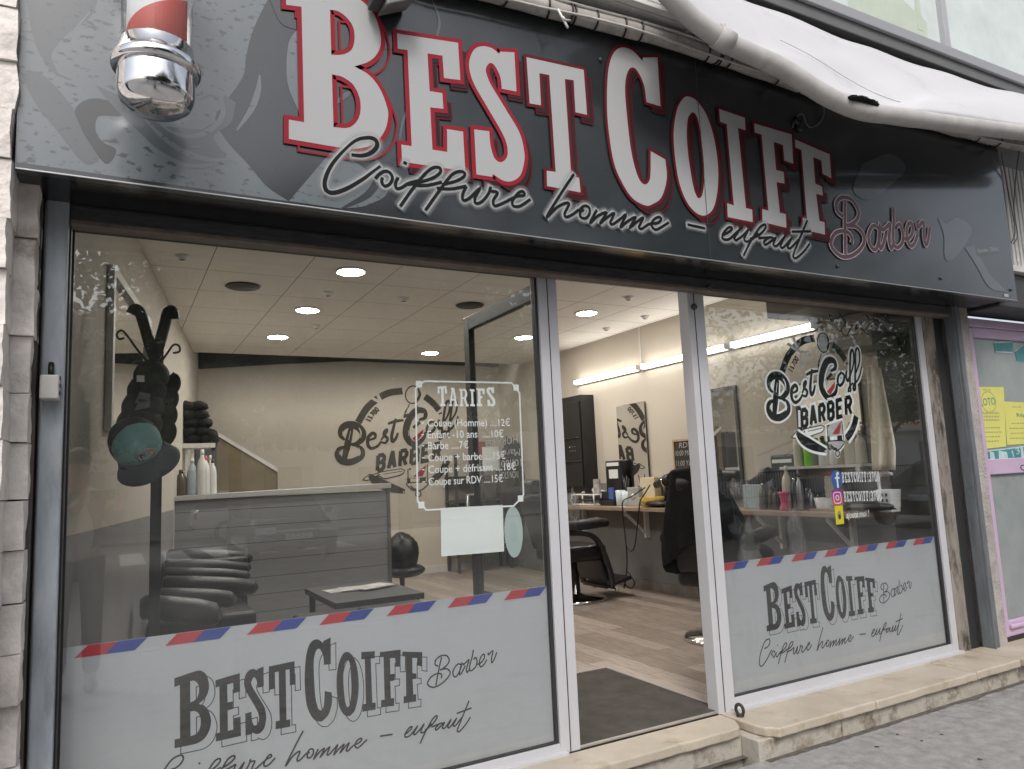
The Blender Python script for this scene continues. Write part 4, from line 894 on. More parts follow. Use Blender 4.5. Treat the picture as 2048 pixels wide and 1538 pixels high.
mb = MB(); mb.lathe([(.1015, zl-.01), (.1015, zt)], (bx, by, 0), 40); mb.build('glass_tube', glass('tube_glass', .06, dirt=.02), bt)
mb = MB(); mb.lathe([(.093, zt), (.12, zt+.004), (.12, zt+.05), (.095, zt+.06), (.09, zt+.14), (.05, zt+.2), (0, zt+.21)], (bx, by, 0), 32); mb.box(bx-.05, bx+.05, by+.07, FY-.001, zt+.0, zt+.09); mb.build('top_cap', M['chrome'], bt)
# ------------------------------------------------------------------ lamp above the sign, pipe bundle, awnings
t = thing('floodlight', 'small grey floodlight fixed above the letter B', 'floodlight', (.95, -.5, 3.1))
q = [PY(u, v, -.50) for u, v in ((738, 2), (765, 26), (822, 14), (800, -12))]; q2 = [p+Vector((.01, .0, .16)) for p in q]
mb = MB(); lo = [Vector((p.x, -.56, p.z)) for p in (q[1], q[2])]+[Vector((p.x, FY-.02, p.z+.02)) for p in (q[2], q[1])]
mb.hexa(lo, [p+Vector((0, .01, .15)) for p in lo]); mb.build('housing', mat('weathered_grey_cast', (.16, .16, .155), .6, var=.2, vs=15), t, bevel=.006)
mb = MB(); x = lo[0].x; x1 = lo[1].x; mb.box(x-.045, x-.001, -.55, -.45, lo[0].z+.03, lo[0].z+.16); mb.box(x+.02, x1-.02, -.5, FY, lo[0].z+.151, lo[0].z+.25); mb.build('bracket', M['charcoal'], t, bevel=.004)
pb = thing('pipe_bundle', 'grimy white wrapped pipe bundle tied along the top of the fascia', 'pipe bundle', (3, -.46, 3.4))
P3 = [PY(u, v, -.468) for u, v in ((760, -75), (880, -38), (985, -14), (1074, 10), (1215, 47), (1357, 87), (1471, 127), (1556, 156), (1640, 186), (1760, 222), (1920, 262), (2048, 294), (2250, 344))]
def resample(P, d):
    o = []
    for a, b in zip(P[:-1], P[1:]):
        k = max(1, int((b-a).length/d))
        for i in range(k): o.append(a.lerp(b, i/k))
    return o+[P[-1]]
Q = resample(P3, .07); Q = [p+noise.noise_vector(p*2.5)*.010 for p in Q]
mb = MB(); mb.tube(Q, [.039+.007*noise.noise(p*6) for p in Q], 12); mb.build('wrapped_pipe', M['cable_wrap'], pb)
mb = MB(); mb.tube([p+Vector((0, -.042, -.034))+noise.noise_vector(p*1.7+Vector((5, 0, 0)))*.015 for p in Q[::3]], .0065, 6); mb.tube([p+Vector((0, -.03, .035)) for p in Q[::4]], .008, 6); mb.build('cable', mat('dirty_white_cable', (.5, .48, .45), .6, var=.2, vs=20), pb)
for u in (1010, 1096, 1139, 1147, 1190, 1246, 1277, 1407, 1424, 1431, 1447, 1541, 1588, 1925, 1962):
    k = min(range(len(P3)-1), key=lambda k: 0 if P3[k].x <= PY(u, 60, -.468).x <= P3[k+1].x else 1); xx = PY(u, 60, -.468).x; a, b = P3[k], P3[k+1]
    p = min(Q, key=lambda q: abs(q.x-xx)); p = Vector((xx, p.y, p.z)); tl = rnd.uniform(-.014, .014)
    mb = MB(); mb.tube([(p.x+tl*math.cos(t0), p.y+.046*math.cos(t0), p.z+.046*math.sin(t0)) for t0 in [2*math.pi*k/14 for k in range(15)]], .0048, 5, 0, False); mb.build('cable_tie', M['black'], pb)
mb = MB(); p = PY(1128, 42, -.52); mb.tube([p+Vector((-.03, 0, .05)), p, p+Vector((.012, -.01, -.035))], .006, 5); mb.tube([p+Vector((.035, 0, .012)), p+Vector((-.005, -.01, 0)), p+Vector((-.01, -.01, .012))], .005, 5); mb.build('tie_end', M['white'], pb)
# awning cassette with ribs
q = [(1.10, 3.50), (2.66, 3.50)]
t = thing('shutter_box', 'white ribbed box behind the awning tube above the letter C', 'casing', (1.9, -.5, 3.5))
cz = PY(1390, 72, -.52); mb = MB()
for k in range(4): mb.box(.9, cz.x-.02, -.56+k*.045, -.52+k*.045, cz.z+.05-.0*k, cz.z+.075+.004*k)
mb.box(.9, cz.x-.02, -.562, -.38, cz.z+.0755, cz.z+.20); mb.build('ribbed_casing', M['white_dirty'], t, bevel=.003)
mb = MB(); mb.box(cz.x-.02, cz.x+.02, -.57, -.375, cz.z+.03, cz.z+.21); mb.build('end_cap', mat('grey_end_cap', (.42, .41, .40), .55, var=.15, vs=12), t, bevel=.004)
# sagging awning
aw = thing('awning', 'sagging white canvas awning with bent front tube above the fascia', 'awning', (4, -.8, 3.2))
bar = [PY(1310, -40, -.80), PY(1380, 33, -.80), PY(1460, 88, -.81), PY(1560, 135, -.83), PY(1660, 196, -.86), PY(1725, 222, -.88), PY(1790, 232, -.88), PY(1900, 247, -.86), PY(2048, 266, -.83), PY(2200, 283, -.80)]
br_ = sm(*[(0, 0)])if False else None
def cr3(P, n=6):
    o = []
    for i in range(len(P)-1):
        a, b = P[i], P[i+1]; ta = (P[i+1]-P[max(i-1, 0)])*.5; tb = (P[min(i+2, len(P)-1)]-P[i])*.5
        for q in range(n):
            s = q/n; o.append(a*(2*s**3-3*s*s+1)+ta*(s**3-2*s*s+s)+b*(-2*s**3+3*s*s)+tb*(s**3-s*s))
    return o+[P[-1]]
B3 = cr3(bar); mb = MB(); mb.tube(B3, [.046+.002*noise.noise(p*5) for p in B3], 16); mb.build('front_tube', M['awning_bar'], aw)
mb = MB(); a = PY(1452, 55, -.80); d = (B3[12]-B3[9]).normalized(); mb.tube([B3[10], B3[12]], .0525, 16); mb.tube([B3[11]+Vector((0, .0, .04)), B3[11]+Vector((0, .0, .07))], .02, 10); mb.build('tube_joint', M['awning_bar'], aw)
rl = lambda x: Vector((x, -.40, 3.96))
RA = [PY(1330, -75, -.40), PY(1480, -2, -.40), PY(1600, 44, -.40), PY(1700, 80, -.40), PY(1790, 114, -.40), PY(1880, 146, -.40), PY(1960, 168, -.40), PY(2048, 190, -.40), PY(2200, 240, -.40)]
A3 = cr3(RA, 6); nb = 40; mb = MB()
def samp(P, t): f = t*(len(P)-1); i = min(int(f), len(P)-2); return P[i].lerp(P[i+1], f-i)
m_ = 14
for i in range(nb+1):
    t_ = i/nb; a = samp(B3, t_)+Vector((0, .01, .05)); b = samp(A3, t_)
    for j in range(m_+1):
        s = j/m_; p = a.lerp(b, s); p.z -= .10*math.sin(math.pi*s)*(.6+.5*math.sin(t_*5)); p.y -= .04*math.sin(math.pi*s)
        p += Vector((0, 0, 1))*noise.noise(Vector((t_*7, s*2, 0)))*.035 + Vector((0, -.5, 1))*noise.noise(Vector((t_*22+s*4, s*3, 5)))*.012*(1-s)
        mb.v.append(tuple(p))
for i in range(nb):
    for j in range(m_): a = i*(m_+1)+j; mb.face((a, a+1, a+m_+2, a+m_+1), 0, True)
o = mb.build('canvas', M['canvas'], aw); md = o.modifiers.new('th', 'SOLIDIFY'); md.thickness = .003
mb = MB(); sq = [samp(B3, t0).lerp(samp(A3, t0), .18+.5*(1-t0)**2*.9)+Vector((0, -.02, .035-.06*math.sin(math.pi*.3))) for t0 in [k/30 for k in range(8, 30)]]; mb.tube(sq, .0016, 5); mb.build('seam', mat('grey_seam', (.42, .42, .43), .8), aw)
mb = MB(); c = PY(1738, 192, -.95)
for k in range(5): mb.blob((c.x-.085+.042*k, c.y+.03+rnd.uniform(-.01, .01), c.z-.012+rnd.uniform(-.008, .008)), .034, .02, .013, 0, 8, 6, jit=.6, seed=k)
mb.build('torn_seam', M['black_cloth'], aw)
# metal rail and first-floor windows
t = thing('window_sill_rail', 'grey metal rail under the upper floor windows', 'rail', (3.5, -.38, 4))
ra, rb = PY(1480, -22, -.36), PY(2048, 168, -.36); zr = (ra.z+rb.z)/2
mb = MB(); mb.box(.5, 9, -.40, -.1, zr-.10, zr+.03); mb.build('rail_body', M['rail'], t, bevel=.006); mb = MB(); mb.box(.5, 9, -.425, -.4005, zr-.02, zr+.05); mb.build('drip_edge', mat('light_drip', (.36, .36, .37), .45, metal=.3), t, bevel=.004)
uw = thing('upper_window', 'pale first floor window band with grey frame above the rail', 'window', (4, -.3, 4.1))
zs = zr+.052; mb = MB(); mb.box(.5, 9, -.32, -.315, zs, zs+1.5); mb.build('glass_pane', M['upper_glass'], uw)
xm = PY(1884, 50, -.33).x; mb = MB()
for x in (xm-1.25, xm, xm+1.25): mb.box(x-.028, x+.028, -.36, -.3155, zs-.01, zs+1.5)
mb.box(.5, 9, -.36, -.3155, zs-.015, zs+.03); mb.build('frame', mat('upper_frame', (.40, .40, .42), .4, var=.05, vs=5), uw, bevel=.004)
mb = MB(); a, b = PX(1560, 40, xm-1.0), PX(1560, 40, xm-1.0); mb.poly([(xm-1.0, -.3215, zs), (xm-.2, -.3215, zs), (xm-.16, -.3215, zs+.22), (xm-.62, -.3215, zs+.4), (xm-1.0, -.3215, zs+.5)]); mb.box(xm-.28, xm-.22, -.323, -.3205, zs+.14, zs+1.0)
mb.build('pale_blind', mat('greenish_blind', (.50, .56, .47), .6, var=.08, vs=4), uw)
mb = MB(); mb.box(-1.5, 9, -.28, .2, 3.92, 6.5); tag(mb.build('upper_wall', mat('upper_render', (.34, .33, .32), .85, var=.1, vs=3)), 'grey rendered wall of the floor above the shop', 'wall')
# loose cables
for path, lab in (([PY(1585, 255, -.425), PY(1592, 235, -.43), PY(1605, 228, -.435), PY(1612, 246, -.43), PY(1622, 255, -.43), PY(1640, 244, -.43), PY(1648, 225, -.44), PY(1645, 207, -.45)], 'thin cut cable curling on the fascia above the letter F'),
                  ([PY(2003, 305, -.47), PY(2012, 360, -.43), PY(2024, 420, -.42), PY(2030, 465, -.42), PY(2022, 486, -.40)], 'grey cable hanging down the right end of the fascia'),
                  ([PY(2040, 290, -.47), PY(2032, 350, -.44), PY(2028, 420, -.43), PY(2035, 470, -.43), PY(2026, 488, -.41)], 'second grey cable looping beside the white louvre box')):
    mb = MB(); mb.tube(cr3([Vector(p) for p in path], 6), .0042, 6); tag(mb.build('loose_cable', mat('grey_cable', (.12, .12, .12), .5)), lab, 'cable')
mb = MB(); c = PY(1592, 246, -.43)
for k in range(4): mb.blob((c.x+rnd.uniform(-.03, .03), -.435, c.z+rnd.uniform(-.03, .03)), .022, .014, .022, 0, 8, 5, jit=.5, seed=k)
tag(mb.build('putty_lump', M['black']), 'black lump of sealant where a cable leaves the fascia', 'sealant')

# ------------------------------------------------------------------ the neighbour
t = thing('louvre_box', 'white vertical louvre panel right of the fascia', 'louvre', (5.7, -.2, 2.8))
mb = MB()
for k in range(16): mb.box(5.44+k*.05, 5.472+k*.05, -.34, -.30, 2.60, 3.34)
mb.box(5.42, 6.4, -.345, -.29, 2.555, 2.60); mb.box(5.42, 6.4, -.29, -.27, 2.55, 3.34); mb.build('slats', M['white_dirty'], t, bevel=.004)
mb = MB(); mb.box(5.41, 9, -.30, .0, 2.30, 2.552); tag(mb.build('neighbour_lintel', M['charcoal'], bevel=.01), 'dark lintel over the pink door', 'lintel')
pk = thing('pink_shopfront', 'pink framed shopfront of the neighbouring shop with frosted panes and posters', 'shopfront', (5.9, -.06, 0))
mb = MB(); pY = -.06; X0 = 5.336
zt_ = PY(1930, 612, pY).z; zt_ = 2.262; zm = PY(1962, 935, pY).z; zbm = PY(2000, 1270, pY).z
mb.box(X0, X0+.055, pY-.03, 0, -.002, zt_); mb.box(X0+.0555, X0+.125, pY-.012, -.005, .03, zt_-.065); mb.box(X0+.0555, 7, pY-.03, 0, zt_-.06, zt_); mb.box(X0+.1255, 7, pY-.012, -.005, zt_-.135, zt_-.0605)
mb.box(X0+.1255, 7, pY-.010, -.005, zm-.055, zm+.055); mb.box(X0+.1255, 7, pY-.010, -.005, .03, .135)
mb.box(X0+.1255, 7, pY-.030, pY-.0105, .085, .11); mb.build('frame', M['pink'], pk, bevel=.006)
mb = MB(); mb.box(X0+.1255, 7, pY+.012, pY+.02, zm+.0555, zt_-.1355); mb.box(X0+.1255, 7, pY+.012, pY+.02, .1355, zm-.0555); mb.build('frosted_pane', M['frosted'], pk)
mb = MB(); mb.box(X0+.056, 7, pY-.02, 0, -.002, .0295); mb.build('dark_gap', M['black'], pk)
yy = pY+.0105; pl4 = lambda x, z, o=0: (x, yy-o, z)
def sheet(c, dy): return [PY(u, v, yy) for u, v in c]
mb = MB()
for q in ([(1949, 774), (2007, 774), (2012, 893), (1962, 899)], [(2008, 803), (2075, 806), (2080, 886), (2014, 890)]):
    p = sheet(q, 0); mb.hexa([(a.x, yy-.0005, a.z) for a in p][::-1], [(a.x, yy-.002, a.z) for a in p][::-1])
def lines(u0, u1, v0, v1, n, mi, h=.009):
    """rows too small to read: broken ink bars"""
    for k in range(n):
        v = v0+(v1-v0)*k/max(n-1, 1); m = rnd.uniform(0, 8); a, b = PY(u0+m, v, yy), PY(u1-m, v, yy); x = a.x
        while x < b.x:
            w_ = rnd.uniform(.012, .04); x1 = min(b.x, x+w_); mb.poly([pl4(x, a.z, .0026), pl4(x1, a.z, .0026), pl4(x1, a.z+h, .0026), pl4(x, a.z+h, .0026)], mi); x += w_+.008
a, b = PY(1961, 812, yy), PY(1991, 809, yy); put_text(mb, 'LOTO', (a.x, a.z), (b.x, b.z), .055, pl4, .0026, 1, bold=.012)
c = PY(1977, 804, yy); mb.strip([(c.x+.09*math.cos(t0), c.z+.075*math.sin(t0)) for t0 in [2*math.pi*i/24 for i in range(25)]], .008, pl4, .0022, 2)
lines(1962, 1985, 781, 781, 1, 2); lines(1956, 2003, 828, 842, 3, 2, .013); lines(1962, 2004, 857, 884, 4, 2); a, b = PY(2033, 834, yy), PY(2052, 833, yy); put_text(mb, 'Règl', (a.x, a.z), (b.x, b.z), .03, pl4, .0026, 1, bold=.01); lines(2018, 2060, 848, 878, 4, 2); lines(2016, 2050, 815, 815, 1, 2)
mb.build('yellow_poster', [M['yellow_paper'], M['green_ink'], M['grey_ink']], pk)
for q in ([(1987, 684), (2025, 682), (2025, 706), (1990, 705)], [(2029, 702), (2046, 688), (2075, 690), (2075, 725), (2034, 722)], [(1966, 902), (2075, 888), (2075, 918), (1966, 920)]):
    p = sheet(q, 0); mb = MB(); mb.hexa([(a.x, yy-.0004, a.z) for a in p][::-1], [(a.x, yy-.0015, a.z) for a in p][::-1]); st_ = mb.build('teal_sticker', M['teal'], pk)
    e0, e1 = p[0], p[1]; mb = MB(); mb.strip([(e0.x, e0.z-.004), (e0.x*.6+e1.x*.4, e0.z*.6+e1.z*.4-.006), (e1.x, e1.z-.004)], .009, pl4, .0017)
    if len(p) == 4 and q[0][1] < 800: mb.strip([(p[3].x+.01, p[3].z+.006), (p[2].x, p[2].z+.002)], .010, pl4, .0017)
    mb.build('torn_edge', mat('pale_blue_scrap', (.42, .53, .56), .6, var=.2, vs=18), st_)
mb = MB()
for u, v, w_, h_ in ((1984, 911, .03, .03), (2006, 912, .06, .04), (2044, 905, .02, .05)):
    p = PY(u, v, yy); mb.poly([pl4(p.x-w_, p.z-h_*.8, .0019), pl4(p.x+w_, p.z-h_, .0019), pl4(p.x+w_*.9, p.z+h_*.7, .0019), pl4(p.x-w_*.8, p.z+h_, .0019)])
a, b = PY(2026, 914, yy), PY(2040, 908, yy); put_text(mb, '13', (a.x, a.z), (b.x, b.z+.01), .05, pl4, .0021)
mb.build('pale_print', mat('pale_print', (.44, .55, .57), .6, var=.15, vs=20), st_)
mb = MB(); a, b = PY(2041, 941, pY-.011), PY(2052, 941, pY-.011); put_text(mb, 'C', (a.x, a.z), (b.x, b.z), .045, lambda x, z, o=0: (x, pY-.0105-o, z), .0012); mb.build('black_lettering', M['vinyl_black'], pk)
# ================================================================== INSIDE THE SHOP
CZ = 2.86
def down(loc, label, group='round ceiling lights'):
    return label
proto = thing('ceiling_light', 'round ceiling light nearest the front above the left window', 'ceiling light', (0, 0, 0), 'round ceiling lights')
mb = MB(); mb.lathe([(.098, 0), (.112, 0), (.116, -.008), (.108, -.014), (.100, -.012), (.098, -.004)], (0, 0, 0), 36); mb.build('trim_ring', M['white'], proto)
mb = MB(); mb.lathe([(.0975, -.006), (.094, -.012), (.078, -.016), (.045, -.018), (0, -.019)], (0, 0, 0), 36); mb.build('diffuser', M['lamp'], proto)
spots = [((702, 542), None), ((615, 619), 'second round ceiling light in the left row, beside a black speaker'), ((556, 673), 'third round ceiling light in the left row, towards the stairs'),
         ((860, 705), 'round ceiling light farthest back, near the blackened gap over the back wall'), ((1047, 674), 'round ceiling light seen through the open glass door leaf'), ((1173, 625), 'round ceiling light seen through the open doorway')]
for i, (uv, lab) in enumerate(spots):
    p = PZ(*uv, CZ-.002)
    o = proto if i == 0 else copy_tree(proto, lab, p, 0, 'round ceiling lights')
    o.location = p
sp = thing('ceiling_speaker', 'black round ceiling speaker left of the left row of lights', 'speaker', (0, 0, 0), 'black ceiling speakers')
mb = MB(); mb.lathe([(.125, 0), (.132, -.006), (.122, -.012), (.0, -.012)], (0, 0, 0), 32); mb.build('grille', M['black'], sp)
sp.location = PZ(486, 572, CZ-.002); copy_tree(sp, 'black round ceiling speaker behind the top of the open door leaf', PZ(940, 610, CZ-.002), 0, 'black ceiling speakers')
fx = thing('ceiling_spot', 'small white ceiling spot near the left wall', 'ceiling spot', (0, 0, 0), 'small white ceiling spots')
mb = MB(); mb.lathe([(.045, 0), (.047, -.006), (.03, -.012), (.026, -.03), (0, -.03)], (0, 0, 0), 18); mb.build('body', M['white'], fx); mb = MB(); mb.lathe([(.018, -.0305), (0, -.031)], (0, 0, 0), 14); mb.build('lens', M['charcoal'], fx)
for i, (uv, lab) in enumerate([((365, 511), None), ((656, 585), 'small white ceiling spot between the first two lights of the left row'), ((632, 651), 'small white ceiling spot just right of the second light in the left row'), ((807, 596), 'small white ceiling spot in the middle of the ceiling'), ((1257, 594), 'small white ceiling spot seen highest through the doorway'), ((1290, 632), 'small white ceiling spot near the ceiling edge above the mirror'), ((1213, 656), 'small white ceiling spot nearest the right wall over the wall tubes')]):
    p = PZ(*uv, CZ-.002); o = fx if i == 0 else copy_tree(fx, lab, p, 0, 'small white ceiling spots'); o.location = p
# wall tubes
g = 'tube lights along the right wall'
for i, (a, b, lab) in enumerate([(4.56, 3.305, 'farthest white tube light on the right wall, left of the mirror'), (3.23, 1.96, 'middle white tube light on the right wall, crossed by the door post'), (1.895, .97, 'nearest white tube light on the right wall behind the right window')]):
    t = thing('tube_light', lab, 'tube light', (5.08, (a+b)/2, 2.4), g)
    mb = MB(); mb.tube([(5.071, a-.013, 2.402), (5.071, b+.013, 2.402)], .025, 14); mb.build('diffuser', M['tube'], t)
    mb = MB(); mb.box(5.092, 5.116, b, a, 2.368, 2.436); mb.box(5.045, 5.0915, a-.012, a+.005, 2.375, 2.430); mb.box(5.045, 5.0915, b-.005, b+.012, 2.375, 2.430); mb.build('casing', M['white'], t)
mb = MB(); mb.box(5.108, 5.1165, 3.285, 3.30, 2.44, 2.858); tag(mb.build('cable_duct', M['wood_white']), 'thin pale cable duct running down the right wall between two tube lights', 'cable duct')

# reception counter
ct = thing('reception_counter', 'dark grey boarded reception counter with pale top', 'counter', (1.47, 4.4, 0))
mb = MB(); mb.box(.44, 2.47, 4.215, 4.75, .0, 1.19); mb.build('boarded_front', M['planks'], ct); mb = MB(); mb.box(2.4705, 2.505, 4.205, 4.76, 0, 1.19); mb.build('side_panel', mat('slate_panel', (.105, .108, .113), .45, var=.08, vs=4), ct, bevel=.002)
mb = MB()
x0, x1 = PY(333, 993, 4.19), PY(780, 965, 4.19)
mb.hexa([(x0.x, 4.18, 1.19), (2.51, 4.18, 1.215), (2.51, 4.8, 1.215), (x0.x, 4.8, 1.19)], [(x0.x, 4.18, 1.235), (2.51, 4.18, 1.265), (2.51, 4.8, 1.265), (x0.x, 4.8, 1.235)]); mb.build('worktop', M['counter_top'], ct, bevel=.004)
def bottle(name, label, loc, h, r, col, cap, pump=False, group=None, neck=.35, taper=.9, mesh=None):
    t = thing(name, label, 'bottle', loc, group); mb = MB()
    mb.lathe([(r*.9, 0), (r, .006), (r*taper, h*.62), (r*taper*.8, h*.74), (r*neck, h*.84), (r*neck, h*.88)], loc, 16); mb.build('body', col, t)
    mb = MB(); z = h*.8805
    if pump: mb.lathe([(r*neck*1.2, z), (r*neck*1.2, z+h*.05), (r*.12, z+h*.055), (r*.12, z+h*.12), (0, z+h*.121)], loc, 12); mb.tube([Vector(loc)+Vector((0, 0, z+h*.115)), Vector(loc)+Vector((r*.9, -r*.3, z+h*.10))], r*.14, 6)
    else: mb.lathe([(r*neck*1.15, z), (r*neck*.9, h), (0, h)], loc, 12)
    mb.build('cap', cap, t); return t
cream = mat('cream_bottle', (.62, .57, .46), .4, var=.04, vs=15); wb = mat('white_bottle', (.66, .65, .62), .35, var=.03, vs=15); paleblue = mat('pale_blue_bottle', (.36, .44, .47), .3, var=.06, vs=20); brown = mat('brown_bottle', (.10, .075, .05), .3, var=.2, vs=20); pinkp = mat('pink_plastic', (.62, .10, .20), .35); steelp = mat('brushed_can', (.40, .40, .42), .3, metal=.7); lime = mat('lime_green_bottle', (.22, .62, .04), .35)
zc_ = 1.237
for u, h, r, col, cap, lab in ((362, .24, .055, brown, M['charcoal'], 'squat brown bottle at the left end of the reception counter'), (384, .34, .05, paleblue, wb, 'pale blue bottle with dark label on the reception counter'), (404, .42, .048, wb, wb, 'tallest white bottle on the reception counter'), (411, .36, .04, wb, pinkp, 'white bottle with pink cap in the middle of the counter bottles'), (420, .37, .035, cream, wb, 'slim cream bottle on the reception counter'), (425, .33, .038, wb, M['charcoal'], 'short white bottle at the right of the counter bottles')):
    p = PY(u, 985, 4.45+rnd.uniform(-.06, .1)); bottle('bottle', lab, (p.x, p.y, zc_), h, r, col, cap, group='bottles on the reception counter')
# stairs side, shelf with towels
mb = MB(); q = [PY(u, v, 6.3) for u, v in ((432, 862), (555, 936), (557, 985), (432, 985))]; q[2].z = q[3].z = .1
mb.hexa([p+Vector((0, .12, 0)) for p in q], q); s1 = mb
st = thing('staircase', 'olive brown boxed staircase side sloping down at the back left', 'staircase', (1.7, 6.35, 0)); s1.build('side_panel', mat('olive_board', (.17, .13, .07), .6, var=.25, vs=3), st)
mb = MB(); a, b = PY(432, 862, 6.29), PY(555, 936, 6.29); mb.hexa([a+Vector((0, .14, -.05)), b+Vector((0, .14, -.05)), b+Vector((0, -.01, -.05)), a+Vector((0, -.01, -.05))], [a+Vector((0, .14, .0)), b+Vector((0, .14, 0)), b+Vector((0, -.01, 0)), a+Vector((0, -.01, 0))]); mb.build('handrail', M['wood_white'], st)
mb = MB(); a, b = PY(330, 880, 6.2), PY(436, 985, 6.2); mb.box(lw(6.2)+.01, PY(434, 900, 6.2).x, 6.2, 6.68, .1, a.z); tag(mb.build('dark_cupboard', M['charcoal'], bevel=.01), 'dark cupboard in the back left corner behind the counter bottles', 'cupboard')
t = thing('wall_shelf', 'short white wall shelf under a pile of black towels', 'shelf', (.6, 4.9, 1.5))
TY = 4.86
a, b = PY(338, 888, TY), PY(430, 883, TY); xl_ = min(a.x, lw(TY)); mb = MB(); mb.box(lw(TY)-.06, b.x, TY-.03, TY+.25, a.z-.045, a.z); mb.build('board', M['wood_white'], t, bevel=.003)
mb = MB()
for u in (374, 386): p = PY(u, 900, TY); mb.box(p.x-.012, p.x+.012, TY+.03, TY+.05, a.z-.36, a.z-.0455)
mb.build('bracket', M['wood_white'], t)
zt_ = a.z+.001; mb = MB(); ztop = PY(380, 803, TY).z; xa, xb = lw(TY)+.02, PY(424, 850, TY).x; n = 5
for i in range(n):
    z0 = zt_+(ztop-zt_)*i/n; hh = (ztop-zt_)/n; sh = rnd.uniform(-.02, .02)-.008*i
    for k in range(2): mb.blob(((xa+xb)/2+sh+(-.06+.12*k), TY+.10, z0+hh*.5), (xb-xa)*.36, .12, hh*.66, 0, 20, 12, jit=.22, seed=i*3+k*7)
mb.blob((xb+.01, TY+.04, zt_+.04), .06, .07, .10, 0, 12, 9, jit=.5, seed=4); tag(mb.build('towel_pile', M['black_cloth']), 'pile of folded black towels on the white wall shelf', 'towels')
# picture frame / mirror on the slanted wall
nrm = Vector((.169, -1*-1, 0)); W0 = Vector((lw(0)+.03, 0, 0)); NW = Vector((1, -.169, 0)).normalized()
def PL(u, v, d=.03): return PP(u, v, Vector((lw(0), 0, 0))+NW*d, NW)
tf = thing('wall_mirror', 'tall pale framed mirror on the left wall behind the coat stand', 'mirror', (0, 1.3, 1.6))
T_, B_ = PL(228, 528), PL(215, 858); D = Vector((.169, 1, 0)).normalized(); Ln = 1.35; zt, zb = T_.z, B_.z; base = Vector((T_.x, T_.y, 0))
def wb_(s0, s1, d0, d1, z0, z1, mb, mi=0):
    o = Vector((lw(0), 0, 0)); p0 = base-NW*.03
    c = lambda s, d: p0+D*s+NW*d
    mb.hexa([(*c(s0, d0)[:2], z0), (*c(s1, d0)[:2], z0), (*c(s1, d1)[:2], z0), (*c(s0, d1)[:2], z0)], [(*c(s0, d0)[:2], z1), (*c(s1, d0)[:2], z1), (*c(s1, d1)[:2], z1), (*c(s0, d1)[:2], z1)], mi)
mb = MB(); wb_(0, .05, .002, .035, zb, zt, mb); wb_(Ln-.05, Ln, .002, .035, zb, zt, mb); wb_(.05, Ln-.05, .002, .035, zt-.05, zt, mb); wb_(.05, Ln-.05, .002, .035, zb, zb+.05, mb); mb.build('frame', M['wood_white'], tf, bevel=.003)
mb = MB(); wb_(.05, Ln-.05, .004, .012, zb+.05, zt-.05, mb); mb.build('mirror_glass', M['mirror'], tf)

# coat stand with caps
CY = .80
cs = thing('coat_stand', 'black metal coat stand with curled hooks behind the left window', 'coat stand', (.25, CY, 0))
def pts(l, Y): return [PY(u, v, Y) for u, v in l]
top = PY(316, 640, CY); mb = MB(); px_ = PY(312, 1000, CY).x
mb.box(px_-.024, px_+.024, CY-.006, CY+.006, 0, top.z-.12); mb.build('pole', M['black'], cs, bevel=.003)
mb = MB(); mb.lathe([(.2, 0), (.2, .015), (.03, .03), (.0, .03)], (px_, CY, 0), 24); mb.build('base', M['black'], cs)
def hook(l, w_, Y=CY):
    mb = MB(); p = cr3(pts(l, Y), 6); mb.tube(p, w_, 8, flat=.35); mb.build('hook', M['black'], cs)
hook([(312, 720), (300, 690), (290, 655), (280, 625), (270, 618), (263, 628)], .026, CY-.05); hook([(308, 720), (318, 690), (328, 655), (336, 625), (345, 622), (347, 638)], .026, CY-.04)
hook([(300, 730), (275, 700), (255, 672), (243, 661), (234, 668), (238, 678), (248, 676)], .015, CY-.08); hook([(318, 730), (335, 706), (347, 690), (358, 692), (359, 703), (346, 706)], .015, CY-.02)
hook([(322, 740), (330, 755), (336, 770)], .009, CY); hook([(318, 780), (330, 802), (342, 800), (345, 792)], .010, CY-.02)
def cap(name, label, u, v, col, brim, b_, u_, s=1.0, Y=CY-.10, front=None):
    c = PY(u, v, Y); t = thing(name, label, 'cap', c, 'caps hanging on the coat stand')
    b_ = Vector(b_).normalized(); u_ = Vector(u_); u_ = (u_-b_*u_.dot(b_)).normalized(); x_ = (-b_).cross(u_)
    Mx = Matrix((x_, -b_, u_)).transposed()
    mb = MB(); prof = [(.094*s, -.035*s), (.097*s, 0), (.092*s, .035*s), (.076*s, .07*s), (.045*s, .093*s), (.012*s, .10*s), (0, .101*s)]
    mb.lathe(prof, c, 36, M=Mx)
    if front is not None:
        for fi in range(len(mb.f)):
            ce = sum((Vector(mb.v[i]) for i in mb.f[fi]), Vector())/len(mb.f[fi])-c; lc = Mx.inverted() @ ce
            if abs(math.atan2(lc.x, -lc.y)) < R(82): mb.m[fi] = 1
    cr_ = mb.build('crown', [col, front or col], t)
    mb = MB(); n = 24; m_ = 5
    for i in range(n+1):
        a = R(-168)+R(156)*i/n; w_ = math.sin(math.pi*i/n)**.55
        for j in range(m_+1):
            f_ = j/m_; r = (.0945+.088*w_*f_)*s; p = Vector((r*math.cos(a), r*math.sin(a), -.034*s-.018*s*f_-.030*s*abs(math.cos(a))*f_)); mb.v.append(tuple(c+Mx @ p))
    for i in range(n):
        for j in range(m_): q = i*(m_+1)+j; mb.face((q, q+1, q+m_+2, q+m_+1), 0, True)
    o = mb.build('brim', brim, t); md = o.modifiers.new('th', 'SOLIDIFY'); md.thickness = .004
    return t, c, Mx, cr_
capm = mat('black_cap_cotton', (.02, .022, .02), .8, var=.3, vs=20, spec=.25)
